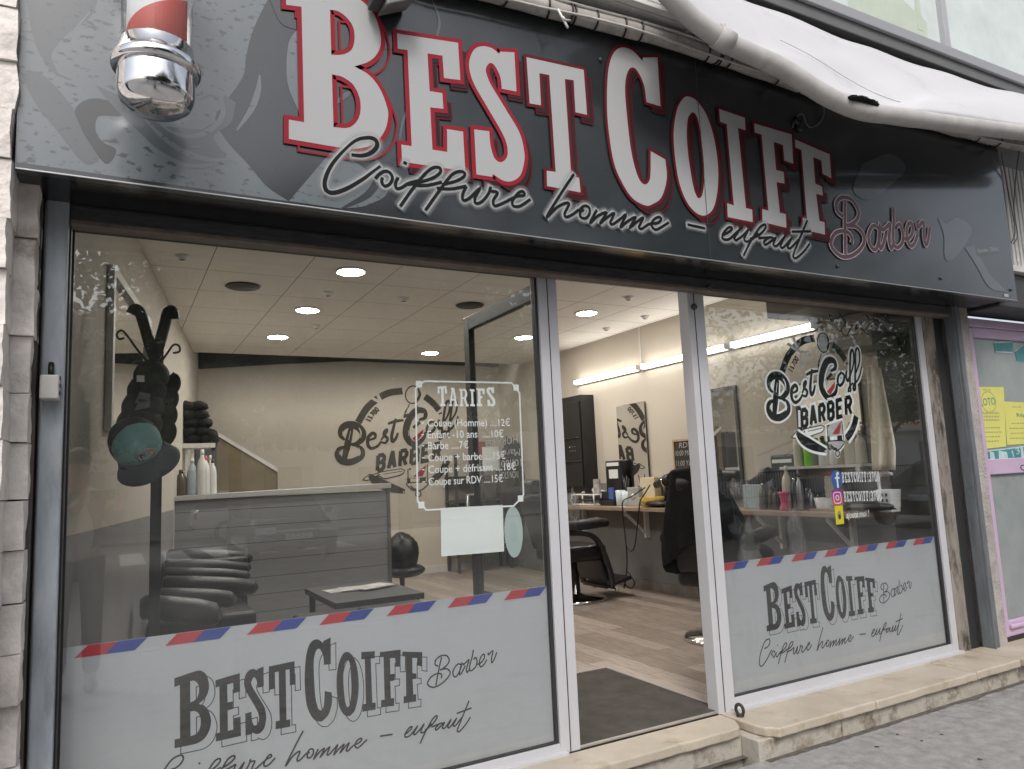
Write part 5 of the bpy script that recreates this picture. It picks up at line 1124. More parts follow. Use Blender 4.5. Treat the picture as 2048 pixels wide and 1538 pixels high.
for i, (u, v, lab) in enumerate(((303, 752, 'topmost black cap with a white tag on the coat stand'), (294, 782, 'black cap below the tagged one on the coat stand'), (286, 815, 'black cap with silver mesh back in the middle of the hanging caps'), (279, 848, 'black cap just above the teal cap on the coat stand'))):
    t, c, Mx, cr_ = cap('cap', lab, u, v, capm, M['black_cloth'], (.30, .45, -.84), (-.45, -.75, .25), .80+.06*i, CY-.03-.016*i)
    if i == 0:
        mb = MB(); q = PY(282, 757, CY-.135); mb.box(q.x-.018, q.x+.014, q.y-.002, q.y, q.z-.016, q.z+.014); mb.build('tag', M['white'], t)
    if i in (1, 2):
        mb = MB(); q = PY(284, 782+i*14, CY-.165); mb.poly([(q.x-.03, q.y, q.z-.025), (q.x+.03, q.y, q.z-.012), (q.x+.035, q.y, q.z+.02), (q.x-.01, q.y, q.z+.028)]); mb.build('patch', mat('grey_patch', (.16, .16, .16), .7), t)
tealc = mat('teal_cap_cotton', (.20, .37, .36), .85, var=.10, vs=12)
t, c, Mx, cr_ = cap('cap', 'teal fronted cap with palm tree print and navy brim, lowest on the coat stand', 270, 884, mat('navy_cap_cotton', (.022, .028, .035), .8), mat('navy_brim', (.022, .027, .034), .75, var=.15, vs=20), (.40, -.66, -.64), (-.5, .0, .87), 1.12, CY-.16, tealc)
# palm print sewn on the front panels
def on_crown(a, z, lift=.003):
    r = np.interp(z, [-.035*1.12, 0, .035*1.12, .07*1.12, .093*1.12], [.094*1.12, .097*1.12, .092*1.12, .076*1.12, .045*1.12])+lift
    return tuple(c+Mx @ Vector((r*math.sin(a), -r*math.cos(a), z)))
pc = lambda x, z, o=0: on_crown(x*10, z+.012, .0025+o)
mb = MB(); mb.fill([[(.002+.034*math.cos(a), .0+.030*math.sin(a)) for a in [2*math.pi*i/20 for i in range(20)]]], pc, 0, 0); mb.strip(sm((.010, .024), (.022, .012), (.032, .0), (.036, -.022)), [.004, .012, .012, .006], pc, .001, 1)
for s_ in (-1, 1): mb.strip(sm((-.024+.008*s_, -.03), (-.022+.006*s_, -.01), (-.026+.010*s_, .008)), .003, pc, .0015, 2)
for k in range(6): a = k*1.05+.3; mb.strip(sm((-.016, .008), (-.016+.009*math.cos(a), .010+.007*math.sin(a)), (-.016+.019*math.cos(a), .004+.012*math.sin(a))), .0035, pc, .0016, 2)
put_text(mb, 'Twan & Dan', (-.024, -.030), (.036, -.024), .010, pc, .0018, 2, bold=.02)
mb.build('palm_print', [mat('cream_print', (.62, .50, .42), .7), mat('coral_print', (.55, .15, .13), .7), M['vinyl_black']], cr_)

# sofa and low table
sf = thing('sofa', 'black channel tufted leather corner sofa by the left window', 'sofa', (.7, 2.6, 0))
def roll(mb, u0, u1, v, Y, r):
    a, b = PY(u0, v, Y), PY(u1, v+1, Y); a.x = max(a.x, lw(Y)+r*.6); L_ = b.x-a.x
    mb.tube([a, a+Vector((.02, 0, .0)), a.lerp(b, .35)+Vector((0, 0, .006)), a.lerp(b, .7)+Vector((0, 0, .004)), b-Vector((.04, 0, 0)), b-Vector((.012, -.01, .004)), b], [r*.6, r*.95, r, r, r*.96, r*.8, r*.4], 16)
for k, (u0, u1, v, Y, r, nm) in enumerate(((300, 503, 1114, 3.34, .052, 'back_cushion'), (296, 500, 1133, 3.27, .048, 'back_cushion'), (292, 498, 1150, 3.20, .046, 'back_cushion'), (286, 513, 1172, 3.05, .062, 'seat_cushion'), (280, 470, 1196, 2.45, .058, 'seat_cushion'), (180, 440, 1226, 1.95, .075, 'seat_cushion'))):
    mb = MB(); roll(mb, u0, u1, v, Y, r); mb.build(nm, M['black_leather'], sf)
mb = MB(); mb.box(lw(3.3)+.02, PY(500, 1150, 3.3).x-.02, 3.25, 3.45, .08, .74); mb.box(lw(2.5)+.02, PY(500, 1180, 3.0).x-.03, 2.5, 3.24, .08, .42); mb.box(lw(2.0)+.02, 1.04, 1.60, 2.49, .08, .34); mb.build('base', M['black_leather'], sf, bevel=.03, seg=3)
mb = MB(); mb.lathe([(.0, -.02), (.05, -.018), (.075, 0), (.05, .018), (0, .02)], tuple(PY(289, 1166, 2.98)), 18, M=Matrix.Rotation(R(90), 3, 'X')); mb.build('armrest', M['black_leather'], sf)
for x0, x1 in ((1.065, 1.50), (1.505, 1.98)): mb = MB(); mb.box(x0, x1, 1.45, 2.10, .10, .43); mb.build('bench_cushion', M['black_leather'], sf, bevel=.04, seg=4)
for x, y in ((.1, 1.6), (1.9, 1.5), (1.9, 2.05), (.2, 2.9)): mb = MB(); mb.lathe([(.02, 0), (.022, .1)], (x, y, 0), 10); mb.build('leg', M['chrome'], sf)
tb = thing('coffee_table', 'low dark coffee table with magazines in front of the counter', 'table', (1.9, 2.9, 0))
mb = MB(); q = [PZ(u, v, .47) for u, v in ((612, 1178), (838, 1187), (790, 1163), (660, 1163))]
q = [Vector((1.42, 2.72, 0)), Vector((2.14, 2.72, 0)), Vector((2.14, 3.35, 0)), Vector((1.42, 3.35, 0))]
a = PZ(612, 1178, .45); b = PZ(838, 1187, .45)
mb.box(a.x, b.x+.05, b.y+.02, a.y+.05, .405, .45); mb.build('tabletop', M['charcoal'], tb, bevel=.003)
for sx in (a.x+.05, b.x): 
    for sy in (b.y+.07, a.y):
        mb = MB(); mb.box(sx-.02, sx+.02, sy-.02, sy+.02, 0, .4045); mb.build('leg', M['charcoal'], tb)
for i, (u, v, an, col, lab) in enumerate(((690, 1179, .1, (.42, .42, .42), 'grey magazine lowest on the coffee table'), (718, 1177, -.15, (.55, .54, .52), 'pale open magazine on top of the coffee table pile'), (745, 1175, .35, (.62, .58, .55), 'white leaflet at the right of the coffee table pile'))):
    p = PZ(u, v, .455); t = thing('magazine', lab, 'magazine', (p.x, p.y, .451+.006*i), 'magazines on the coffee table'); mb = MB()
    Mz = Matrix.Translation((p.x, p.y, 0)) @ Matrix.Rotation(an, 4, 'Z'); mb.box(-.15, .15, -.105, .105, .4512+.006*i, .4565+.006*i, 0, Mz); mb.build('pages', M['paper'], t); mb = MB(); mb.box(-.148, .148, -.103, .103, .4567+.006*i, .4572+.006*i, 0, Mz); mb.build('cover', mat('magazine_cover', col, .35, var=.5, vs=16, c2=(.62, .6, .55)), t)

# barber chairs (face the right wall)
def barber_chair(label, back_h=1.05):
    t = thing('barber_chair', label, 'barber chair', (0, 0, 0), 'black barber chairs')
    mb = MB(); mb.lathe([(.33, 0), (.34, .012), (.32, .03), (.12, .05), (.075, .07), (.07, .28), (.06, .285), (.05, .42)], (0, 0, 0), 36); mb.build('pedestal', M['chrome'], t)
    mb = MB(); mb.box(-.28, .27, -.27, .27, .40, .56); mb.build('seat', M['black_leather'], t, bevel=.05, seg=4)
    mb = MB(); mb.hexa([(-.31, -.26, .50), (-.21, -.26, .54), (-.21, .26, .54), (-.31, .26, .50)], [(-.47, -.25, back_h), (-.36, -.25, back_h+.03), (-.36, .25, back_h+.03), (-.47, .25, back_h)]); mb.build('backrest', M['black_leather'], t, bevel=.045, seg=4)
    mb = MB(); mb.tube([(-.44, -.12, back_h+.115), (-.44, .12, back_h+.115)], .075, 14); mb.build('headrest', M['black_leather'], t, bevel=.02)
    for s in (-1, 1):
        mb = MB(); mb.tube([(-.30, s*.32, .76), (.12, s*.32, .78), (.24, s*.32, .77)], [.05, .055, .04], 12); ar = mb.build('armrest', M['black_leather'], t)
        mb = MB(); mb.tube(cr3([Vector(p) for p in ((-.26, s*.30, .70), (.05, s*.30, .66), (.18, s*.30, .5), (.28, s*.28, .24), (.30, s*.25, .12))], 6), .05, 10, flat=.5); mb.build('side_panel', M['black_leather'], t)
    mb = MB(); mb.hexa([(.16, -.25, .40), (.27, -.25, .44), (.27, .25, .44), (.16, .25, .40)][::-1], [(.26, -.24, .17), (.34, -.24, .17), (.34, .24, .17), (.26, .24, .17)][::-1]); mb.build('leg_panel', M['black_leather'], t, bevel=.02)
    mb = MB(); mb.hexa([(.26, -.22, .10), (.60, -.22, .17), (.60, .22, .17), (.26, .22, .10)], [(.26, -.22, .135), (.58, -.22, .205), (.58, .22, .205), (.26, .22, .135)]); mb.build('footrest', M['black_leather'], t, bevel=.012)
    for s in (-.2, .2): mb = MB(); mb.lathe([(.022, .05), (.022, .09)], (.40, s, .01), 10); mb.build('foot_stud', M['chrome'], t)
    return t
bc = barber_chair('black barber chair seen half hidden by the left door post'); bc.location = (4.17, 3.45, 0)
bc2 = copy_tree(bc, 'black barber chair under a black cape behind the right door post', (4.10, 1.20, 0), R(25), 'black barber chairs')
# capes, plastic bags
mb = MB(); n, m_ = 26, 16
for i in range(n+1):
    a = i/n*2*math.pi
    for j in range(m_+1):
        s = j/m_; z = 1.255-(.60+.14*math.sin(a+.6))*s; rx = .10+.05*min(1, s*2.0); ry = .20+.08*min(1, s*1.6); f_ = 1+.16*math.sin(a*6+s*3)*(.2+s)
        lx, ly = rx*math.cos(a)*f_, ry*math.sin(a)*f_; mb.v.append((3.73+.06*s+lx*.906-ly*.423, 1.03+.03*s+lx*.423+ly*.906, z+.03*math.sin(a*3)*s))
for i in range(n):
    for j in range(m_): q = i*(m_+1)+j; mb.face((q, q+1, q+m_+2, q+m_+1), 0, True)
mb.blob((3.73, 1.03, 1.25), .10, .20, .045, 0, 14, 8, M=Matrix.Rotation(R(25), 3, 'Z')); tag(mb.build('black_cape', M['black_cloth']), 'black barber cape draped over the back of the nearer chair', 'cape')
pm = bpy.data.materials.new('clear_film'); pm.use_nodes = True; t_ = pm.node_tree; t_.nodes.clear(); o_ = t_.nodes.new('ShaderNodeOutputMaterial'); x_ = t_.nodes.new('ShaderNodeMixShader'); x_.inputs[0].default_value = .2; a_ = t_.nodes.new('ShaderNodeBsdfTransparent'); g_ = t_.nodes.new('ShaderNodeBsdfPrincipled'); g_.inputs['Base Color'].default_value = (.5, .5, .5, 1); g_.inputs['Roughness'].default_value = .15
t_.links.new(a_.outputs[0], x_.inputs[1]); t_.links.new(g_.outputs[0], x_.inputs[2]); t_.links.new(x_.outputs[0], o_.inputs[0])
for (c, s, lab) in (((4.02, 3.12, .92), (.05, .06, .17), 'clear plastic bag hanging on the farther barber chair'), ((4.45, .80, .72), (.05, .05, .22), 'clear plastic sheet on the right arm of the nearer barber chair'), ((3.95, .79, .72), (.07, .05, .16), 'crumpled clear plastic on the left arm of the nearer barber chair')):
    mb = MB(); mb.blob(c, *s, 0, 16, 12, jit=.9, seed=c[1]); tag(mb.build('plastic_bag', pm), lab, 'plastic bag')
t = thing('stool', 'black padded stool peeking out behind the right end of the counter', 'stool', (2.75, 5.0, 0))
c = PY(808, 1112, 5.0); mb = MB(); mb.blob((c.x-.03, 5.0, c.z+.02), .20, .2, .24, 0, 18, 12, jit=.15, seed=3); mb.build('backrest', M['black_leather'], t); mb = MB(); mb.blob((c.x+.0, 5.0, c.z-.16), .24, .22, .08, 0, 16, 10); mb.build('seat', M['black_leather'], t)
mb = MB(); mb.lathe([(.24, 0), (.24, .02), (.05, .05), (.03, .06), (.03, c.z-.2)], (c.x-.03, 5.0, 0), 24); mb.build('pedestal', M['chrome'], t)

# back of the room: metal rack with salon bits, dark coat
rk = thing('steel_rack', 'dark open metal rack of salon supplies against the back wall', 'rack', (5, 6.3, 0))
a, b = PY(912, 1000, 6.35), PY(1052, 1000, 6.35); xl, xr = a.x, min(b.x, 5.0); mb = MB()
for x in (xl, (xl+xr)/2, xr):
    for y in (6.32, 6.66): mb.box(x-.018, x+.018, y-.018, y+.018, 0, PY(920, 910, 6.35).z)
mb.build('post', M['charcoal'], rk)
for z in (.30, .95, 1.28): mb = MB(); mb.box(xl-.02, xr+.02, 6.29, 6.68, z, z+.03); mb.build('shelf', M['charcoal'], rk, bevel=.003)
mb = MB(); mb.box(xl+.05, xr-.05, 6.35, 6.66, .36, .90); tag(mb.build('storage_box', mat('grey_box', (.07, .068, .07), .6, var=.3, vs=6), bevel=.02), 'dark grey storage box on the middle of the metal rack', 'box')
mb = MB(); p = PY(985, 915, 6.28); mb.box(p.x-.16, p.x+.10, 6.275, 6.28, p.z-.17, p.z+.15); tag(mb.build('notice_sheet', M['paper']), 'white notice sheet pinned above the metal rack', 'notice')
mb = MB(); p = PY(962, 900, 6.60); mb.box(p.x-.10, p.x+.08, 6.6, 6.7, p.z-.1, p.z+.12); tag(mb.build('red_box', mat('red_box', (.35, .05, .045), .5), bevel=.01), 'small red box on top of the metal rack', 'box')
mb = MB(); c = PY(1028, 935, 6.1); 
for k in range(4): mb.blob((c.x-.05+.06*k, 6.15, c.z-.18-.10*(k % 2)), .14, .12, .55, 0, 14, 12, jit=.3, seed=k*2)
tag(mb.build('hanging_coat', M['black_cloth']), 'black coat hanging right of the metal rack', 'coat')
# black wall cabinet with the emblem
cb = thing('wall_cabinet', 'black two door wall cabinet with white emblem on the right wall', 'cabinet', (5.0, 4.7, 1.7))
cx0 = 4.93; mb = MB(); mb.box(cx0, 5.116, 4.245, 5.15, 1.09, 2.215); mb.build('carcass', M['black'], cb, bevel=.004)
for y0, y1 in ((4.27, 4.685), (4.70, 5.125)):
    mb = MB(); mb.box(cx0-.018, cx0-.0005, y0, y1, 1.12, 2.14); 
    for z in (1.42, 1.70): mb.tube([(cx0-.022, y0+.02, z), (cx0-.022, y1-.02, z)], .012, 8)
    d = mb.build('door', mat('black_satin', (.015, .015, .016), .3, var=.2, vs=5), cb, bevel=.004)
mb = MB()
for k in range(6): mb.lathe([(.009, 0), (.007, .006), (0, .007)], (cx0-.019, 4.40+.055*(k % 3)+.0, 1.55+.05*(k//3)), 8, M=Matrix.Rotation(R(-90), 3, 'Y'))
mb.build('stud', M['chrome'], cb)
mb = MB(); e0 = wp(cL, (97, 1400))[0]; Tm = lambda p: ((p[0]-e0[0])*.36, (p[1]-e0[1])*.36); emblem(mb, Tm, lambda x, z, o=0: (cx0-.0195-o, 5.10-x, 1.52+z), 0, 0, 0, 0, 0, halo=False, mono=0, sc=.5); mb.build('white_emblem', M['vinyl_white'], cb)
# mirrors
def wmirror(label, y0, y1, z0, z1, frame, tilt=0):
    t = thing('wall_mirror', label, 'mirror', (5.1, (y0+y1)/2, (z0+z1)/2)); mb = MB(); f_ = frame
    t.rotation_euler.z = R(tilt); t.location.x -= abs(math.sin(R(tilt)))*(y1-y0)/2
    if f_: mb.box(5.095, 5.1165, y0-f_, y0, z0-f_, z1+f_); mb.box(5.095, 5.1165, y1, y1+f_, z0-f_, z1+f_); mb.box(5.095, 5.1165, y0, y1, z1, z1+f_); mb.box(5.095, 5.1165, y0, y1, z0-f_, z0)
    else: mb.box(5.1105, 5.1165, y0-.004, y1+.004, z0-.004, z1+.004)
    mb.build('backing', M['charcoal'] if f_ else M['alu_dark'], t)
    mb = MB(); mb.box(5.104, 5.1102, y0, y1, z0, z1); mb.build('mirror_glass', M['mirror'], t)
wmirror('frameless mirror left of the blackboard, showing the reversed emblem', 3.26, 3.905, .935, 2.022, 0, -3.3)
wmirror('black framed mirror behind the right door post', 1.945, 2.55, 1.01, 2.00, .03)
wmirror('mirror above the bottle shelf behind the window emblem', .635, 1.235, 1.285, 1.935, .012)
# long worktop on brackets
wt = thing('wall_worktop', 'long wood topped worktop on white brackets along the right wall', 'worktop', (4.95, 2.7, .9)); mb = MB(); mb.box(4.74, 5.113, .49, 5.02, .865, .902); mb.build('top', M['worktop'], wt, bevel=.003)
for y in (4.55, 3.35, 2.6, 1.5, .8):
    mb = MB(); mb.box(5.06, 5.113, y-.015, y+.015, .56, .8645); mb.hexa([(5.06, y-.012, .60), (5.06, y+.012, .60), (5.06, y+.012, .63), (5.06, y-.012, .63)], [(4.80, y-.012, .83), (4.80, y+.012, .83), (4.80, y+.012, .8645), (4.80, y-.012, .8645)]); mb.build('bracket', M['white'], wt)
for y, lab in ((3.75, 'white wall socket under the worktop, left of the dangling cable'), (2.95, 'white wall socket under the worktop beside the blackboard')):
    t = thing('wall_socket', lab, 'socket', (5.11, y, .82)); mb = MB(); mb.box(5.10, 5.1135, y-.04, y+.04, .775, .86); mb.build('plate', M['white'], t, bevel=.004); mb = MB(); mb.lathe([(.022, 0), (.018, .003), (0, .0031)], (5.0995, y, .817), 16, M=Matrix.Rotation(R(-90), 3, 'Y')); mb.build('hole', M['charcoal'], t)
ZT = .903
def onT(u, v=1005, X=4.93): p = PX(u, v, X); return p.y
# items on the worktop, left part
t = thing('wire_basket', 'black and white wire basket holding straps at the left of the worktop', 'basket', (4.93, 4.55, ZT)); y0, y1 = onT(1204), onT(1160); mb = MB()
for z in (.01, .07, .125): mb.tube([(4.82, y0, ZT+z), (4.82, y1, ZT+z), (5.08, y1, ZT+z), (5.08, y0, ZT+z), (4.82, y0, ZT+z)], .008 if z != .07 else .012, 6, 0 if z != .07 else 1)
for y in (y0, y1, (y0+y1)/2):
    for x in (4.82, 5.08): mb.tube([(x, y, ZT+.001), (x, y, ZT+.125)], .008, 6)
mb.box(4.82, 5.08, y0, y1, ZT+.001, ZT+.008, 1); mb.build('frame', [M['white'], M['black']], t)
mb = MB(); c = (4.93, (y0+y1)/2+.02, ZT+.15); mb.tube(cr3([Vector((4.85+.05*k, c[1]+.1*math.sin(k*2.1), ZT+.12+.035*math.cos(k*1.7)+.01*k)) for k in range(7)], 5), .020, 8, flat=.4); tag(mb.build('neck_strap', M['white']), 'white strap lying in the wire basket', 'strap')
t = thing('display_stand', 'black upright product display stand on the worktop', 'display', (4.98, onT(1212), ZT)); ya, yb = onT(1231, 990), onT(1201, 990); mb = MB(); mb.box(5.02, 5.06, ya, yb, ZT, ZT+.50); mb.box(4.90, 5.02, ya, yb, ZT, ZT+.06); mb.box(4.93, 5.0195, ya+.02, yb-.02, ZT+.061, ZT+.16); mb.build('stand', M['black'], t, bevel=.008); mb = MB(); mb.box(5.0155, 5.0195, ya+.03, yb-.03, ZT+.44, ZT+.48); mb.box(5.0155, 5.0195, ya+.05, yb-.07, ZT+.30, ZT+.40); mb.build('white_panel', M['white'], t); mb = MB(); mb.box(4.91, 4.9295, ya+.02, ya+.1, ZT+.07, ZT+.20); mb.build('blue_box', mat('blue_carton', (.06, .12, .36), .5), t)
mb = MB(); y = onT(1197, 985); mb.box(4.90, 4.93, y-.055, y+.055, ZT+.13, ZT+.30); tag(mb.build('photo_card', mat('photo_print', (.35, .33, .33), .4, var=.6, vs=14), bevel=.003), 'upright photo card between the basket and the display stand', 'card')
def cup(name, label, u, h, r, m, X=4.95, r2=None, cat='cup'):
    y = onT(u, 1000, X); mb = MB(); r2 = r2 or r*1.15; mb.lathe([(r*.95, 0), (r, .004), (r2, h), (r2-.004, h), (r-.004, .008), (0, .008)], (X, y, ZT), 20); return tag(mb.build(name, m), label, cat)
clear = mat('pale_blue_cup', (.48, .55, .58), .25, var=.05, vs=20); cup('plastic_cup', 'pale cup with a blue band left on the worktop', 1242, .17, .05, clear); cup('comb_cup', 'pale blue cup with combs beside the mirror', 1255, .16, .055, clear, 4.98)
mb = MB(); y = onT(1256, 1000, 4.98)
for k in range(4): mb.tube([(4.98, y+.01*k-.02, ZT+.03), (4.97+.01*k, y-.05+.05*k, ZT+.30+.03*(k % 2))], .006, 6)
tag(mb.build('comb', M['black']), 'bunch of thin black combs standing in the pale blue cup', 'combs')
t = thing('carton', 'grey white carton with a round label below the mirror', 'carton', (4.98, onT(1268), ZT)); y = onT(1268, 1000, 4.96); mb = MB(); mb.box(4.95, 5.05, y-.10, y+.10, ZT, ZT+.20); mb.build('box', mat('grey_carton', (.33, .34, .33), .7, var=.1, vs=10), t, bevel=.004); mb = MB(); mb.lathe([(.035, 0), (0, .0005)], (4.949, y, ZT+.10), 16, M=Matrix.Rotation(R(-90), 3, 'Y')); mb.build('round_label', M['white'], t)
y = onT(1290, 1000, 4.96); mb = MB(); mb.box(5.0, 5.09, y-.12, y+.12, ZT, ZT+.30); tag(mb.build('cream_carton', mat('cream_card', (.60, .52, .36), .7), bevel=.004), 'cream carton standing behind the yellow bowl', 'carton')
cup('yellow_bowl', 'yellow plastic bowl on the worktop left of the hair dryer', 1306, .10, .10, mat('yellow_plastic', (.62, .42, .08), .4), 4.90, .15, 'bowl')
t = thing('hair_dryer', 'black hair dryer standing upright next to the blackboard', 'hair dryer', (4.97, onT(1335), ZT)); y = onT(1333, 990, 4.97); mb = MB(); mb.lathe([(.03, 0), (.032, .15), (.028, .2)], (4.97, y, ZT), 14); mb.build('handle', M['black'], t); mb = MB(); mb.tube([(4.97, y+.16, ZT+.22), (4.97, y+.05, ZT+.245), (4.97, y-.03, ZT+.27), (4.97, y-.09, ZT+.29)], [.035, .045, .06, .05], 16); mb.build('barrel', M['black'], t); mb = MB(); mb.tube([(4.97, y+.001, ZT+.245), (4.97, y-.012, ZT+.25)], .063, 16); mb.build('ring', M['chrome'], t)
y = onT(1318, 1000, 4.88); mb = MB(); mb.blob((4.86, y, ZT+.035), .10, .16, .035, 0, 14, 8, jit=.3, seed=2); tag(mb.build('clipper_case', M['black']), 'black clipper lying in front of the yellow bowl', 'clipper')
t = thing('blackboard', 'wood framed blackboard with chalk writing leaning on the right wall', 'blackboard', (5.05, 2.6, ZT))
ya, yb, zb_, zt_ = 2.56-.30, PX(1345, 880, 5.06).y, ZT, PX(1346, 880, 5.06).z; mb = MB(); mb.box(5.06, 5.09, ya, yb, zb_, zt_); mb.build('slate', mat('blackboard_slate', (.028, .026, .025), .8, var=.35, vs=5), t)
mb = MB(); mb.box(5.052, 5.0595, ya, yb, zt_-.02, zt_); mb.box(5.052, 5.0595, yb-.02, yb, zb_, zt_-.0205); mb.build('wood_edge', mat('pine_edge', (.42, .29, .16), .5, var=.2, vs=20), t)
mb = MB(); pb_ = lambda x, z, o=0: (5.0585-o, x, z)
for body, u0, u1, v in (('RDV', 1358, 1385, 896), ('10:00 Milad', 1350, 1389, 912), ('11:00 Yann', 1352, 1390, 932), ('18:00', 1355, 1377, 952)):
    a, b = PX(u0, v, 5.0585), PX(u1, v, 5.0585); put_text(mb, body, (a.y, a.z), (b.y, a.z), .055, pb_, .0005, shear=.15)
for f_ in range(len(mb.f)): pass
mb.build('chalk_writing', mat('chalk', (.36, .35, .33), .9), t)
# dangling cable
mb = MB(); f2 = lambda l: cr3([PX(u, v, 4.735) for u, v in l], 6)
mb.tube(f2([(1290, 975), (1265, 992), (1246, 1003), (1246, 1030), (1250, 1070), (1253, 1098), (1254, 1130), (1251, 1158), (1248, 1176)]), .0065, 6); mb.tube(f2([(1300, 970), (1288, 990), (1280, 1004), (1276, 1040), (1272, 1075), (1268, 1096), (1262, 1102), (1254, 1094)]), .0065, 6); mb.tube(f2([(1254, 1142), (1262, 1152), (1269, 1166), (1264, 1176), (1255, 1174), (1250, 1168)]), .0065, 6)
tag(mb.build('power_cable', M['black']), 'black power cable looping down from the worktop to the floor', 'cable')
# bottle shelf and things behind the right window
sh = thing('bottle_shelf', 'narrow shelf of hair products under the mirror behind the right window', 'shelf', (5.0, .9, 1.24)); mb = MB(); mb.box(4.93, 5.1165, .56, 1.33, 1.232, 1.255); mb.build('board', M['wood_white'], sh, bevel=.002); mb = MB(); mb.box(5.0, 5.1165, .62, .66, 1.15, 1.2315); mb.box(5.0, 5.1165, 1.2, 1.24, 1.15, 1.2315); mb.build('bracket', M['chrome'], sh)
for u, h, r, col, capm_, pump, lab in ((1598, .30, .04, cream, wb, False, 'slim cream bottle at the left end of the bottle shelf'), (1621, .24, .05, lime, M['charcoal'], False, 'lime green bottle on the bottle shelf'), (1636, .22, .045, mat('grey_bottle', (.2, .21, .21), .4), M['charcoal'], False, 'dark grey bottle right of the lime green one'), (1652, .16, .055, wb, wb, False, 'squat white jar bottle in the middle of the shelf'), (1672, .15, .05, wb, wb, False, 'low white bottle under the emblem pole tip'), (1690, .22, .045, mat('beige_bottle', (.38, .33, .25), .4), cream, False, 'beige bottle left of the pump bottle on the shelf'), (1705, .32, .055, cream, wb, True, 'tall cream pump bottle on the bottle shelf'), (1724, .25, .045, cream, wb, False, 'cream bottle at the right end of the bottle shelf')):
    y = PX(u, 925, 5.02).y; bottle('bottle', lab, (5.02, y, 1.2555), h, r, col, capm_, pump, 'bottles on the shelf behind the right window')
def sb(u, X=4.93): return onT(u, 1010, X)
for u, h, r, col, capm_, lab in ((1528, .22, .04, mat('dusty_clear', (.16, .15, .14), .2), M['chrome'], 'clear bottle with chrome cap on the worktop behind the right window'), (1545, .20, .035, brown, M['charcoal'], 'brown bottle between clear and pink capped bottles'), (1578, .36, .045, cream, wb, 'cream squeeze bottle with pointed nozzle above the pink clip'), (1602, .30, .03, steelp, M['charcoal'], 'slim steel spray can on the worktop'), (1555, .18, .04, M['charcoal'], M['charcoal'], 'small black bottle on the worktop'), (1592, .26, .035, mat('smoked_bottle', (.05, .045, .04), .25), M['chrome'], 'smoked bottle left of the steel can')):
    bottle('bottle', lab, (4.9, sb(u, 4.9), ZT), h, r, col, capm_, False, 'bottles on the worktop behind the right window', .3)
for k in range(9):
    u = 1534+k*15.5+rnd.uniform(-4, 4); h_ = rnd.uniform(.10, .20)
    bottle('bottle', 'small dark bottle in the crowded row at the wall behind the right window', (5.03, onT(u, 1008, 5.03), ZT), h_, rnd.uniform(.022, .034), (M['charcoal'], brown, steelp, mat('amber_bottle', (.16, .07, .03), .2))[k % 4], (M['chrome'], M['black'], M['white'])[k % 3], False, 'small bottles at the wall behind the right window', .4)
y = sb(1573, 4.86); mb = MB(); mb.lathe([(.04, 0), (.042, .02), (.03, .05), (.03, .1), (.045, .14), (.045, .15), (0, .15)], (4.84, y, ZT), 20); tag(mb.build('pink_cup', pinkp), 'pink waisted cup in front of the squeeze bottle', 'cup')
y = sb(1511, 4.93); mb = MB(); mb.box(4.9, 4.98, y-.11, y+.11, ZT, ZT+.21); tag(mb.build('blue_carton', mat('pale_blue_card', (.35, .42, .45), .6, var=.15, vs=22), bevel=.005), 'pale blue carton on the worktop next to the nearer chair', 'carton')
t = thing('paper_dispenser', 'dark wall paper towel dispenser left of the mirror behind the right window', 'dispenser', (5.05, 1.5, 1.2)); ya, yb, za, zb2 = PX(1592, 930, 5.0).y, PX(1542, 930, 5.0).y, ZT+.02, PX(1565, 909, 5.0).z
mb = MB(); mb.box(4.99, 5.113, ya, yb, za, zb2); mb.build('case', M['black'], t, bevel=.02, seg=3); mb = MB(); mb.box(4.983, 4.9895, ya+.03, yb-.03, zb2-.07, zb2-.04); mb.build('paper_edge', M['paper'], t)
t = thing('hair_dryer', 'black hair dryer standing left of the paper dispenser behind the right window', 'hair dryer', (4.97, 1.8, ZT)); y = PX(1526, 950, 4.97).y; mb = MB(); mb.lathe([(.03, 0), (.032, .16), (.028, .22)], (4.97, y, ZT), 14); mb.build('handle', M['black'], t); mb = MB(); mb.tube([(4.97, y+.15, ZT+.22), (4.97, y+.04, ZT+.25), (4.97, y-.03, ZT+.29), (4.97, y-.08, ZT+.31)], [.03, .045, .06, .05], 16); mb.build('barrel', M['black'], t)
for u, w_, h, m, lab in ((1668, .10, .27, mat('beige_canister', (.42, .38, .32), .5), 'beige canister with red lid behind the round blue sticker'), (1687, .06, .20, mat('grey_canister', (.22, .21, .20), .5), 'grey box behind the social media stickers')):
    y = sb(u, 5.0); mb = MB(); mb.box(4.97, 5.08, y-w_/2, y+w_/2, ZT, ZT+h); o = tag(mb.build('canister', m, bevel=.012), lab, 'canister'); CAN = o if u == 1668 else CAN
y = sb(1668, 5.0); mb = MB(); mb.box(4.975, 5.075, y-.045, y+.045, ZT+.271, ZT+.295); mb.build('lid', mat('red_plastic', (.35, .04, .04), .4), CAN, bevel=.006)
cup('white_bowl', 'small white bowl on the worktop left of the canister', 1648, .10, .055, M['white'], 4.93, .075, 'bowl')
y = sb(1650, 4.86); mb = MB(); mb.box(4.80, 4.88, y-.12, y+.1, ZT, ZT+.02); mb.build('x', M['worktop']); tag(bpy.data.objects['x'], 'small wooden board with black comb at the front of the worktop', 'board'); bpy.data.objects['x'].name = 'wooden_board'
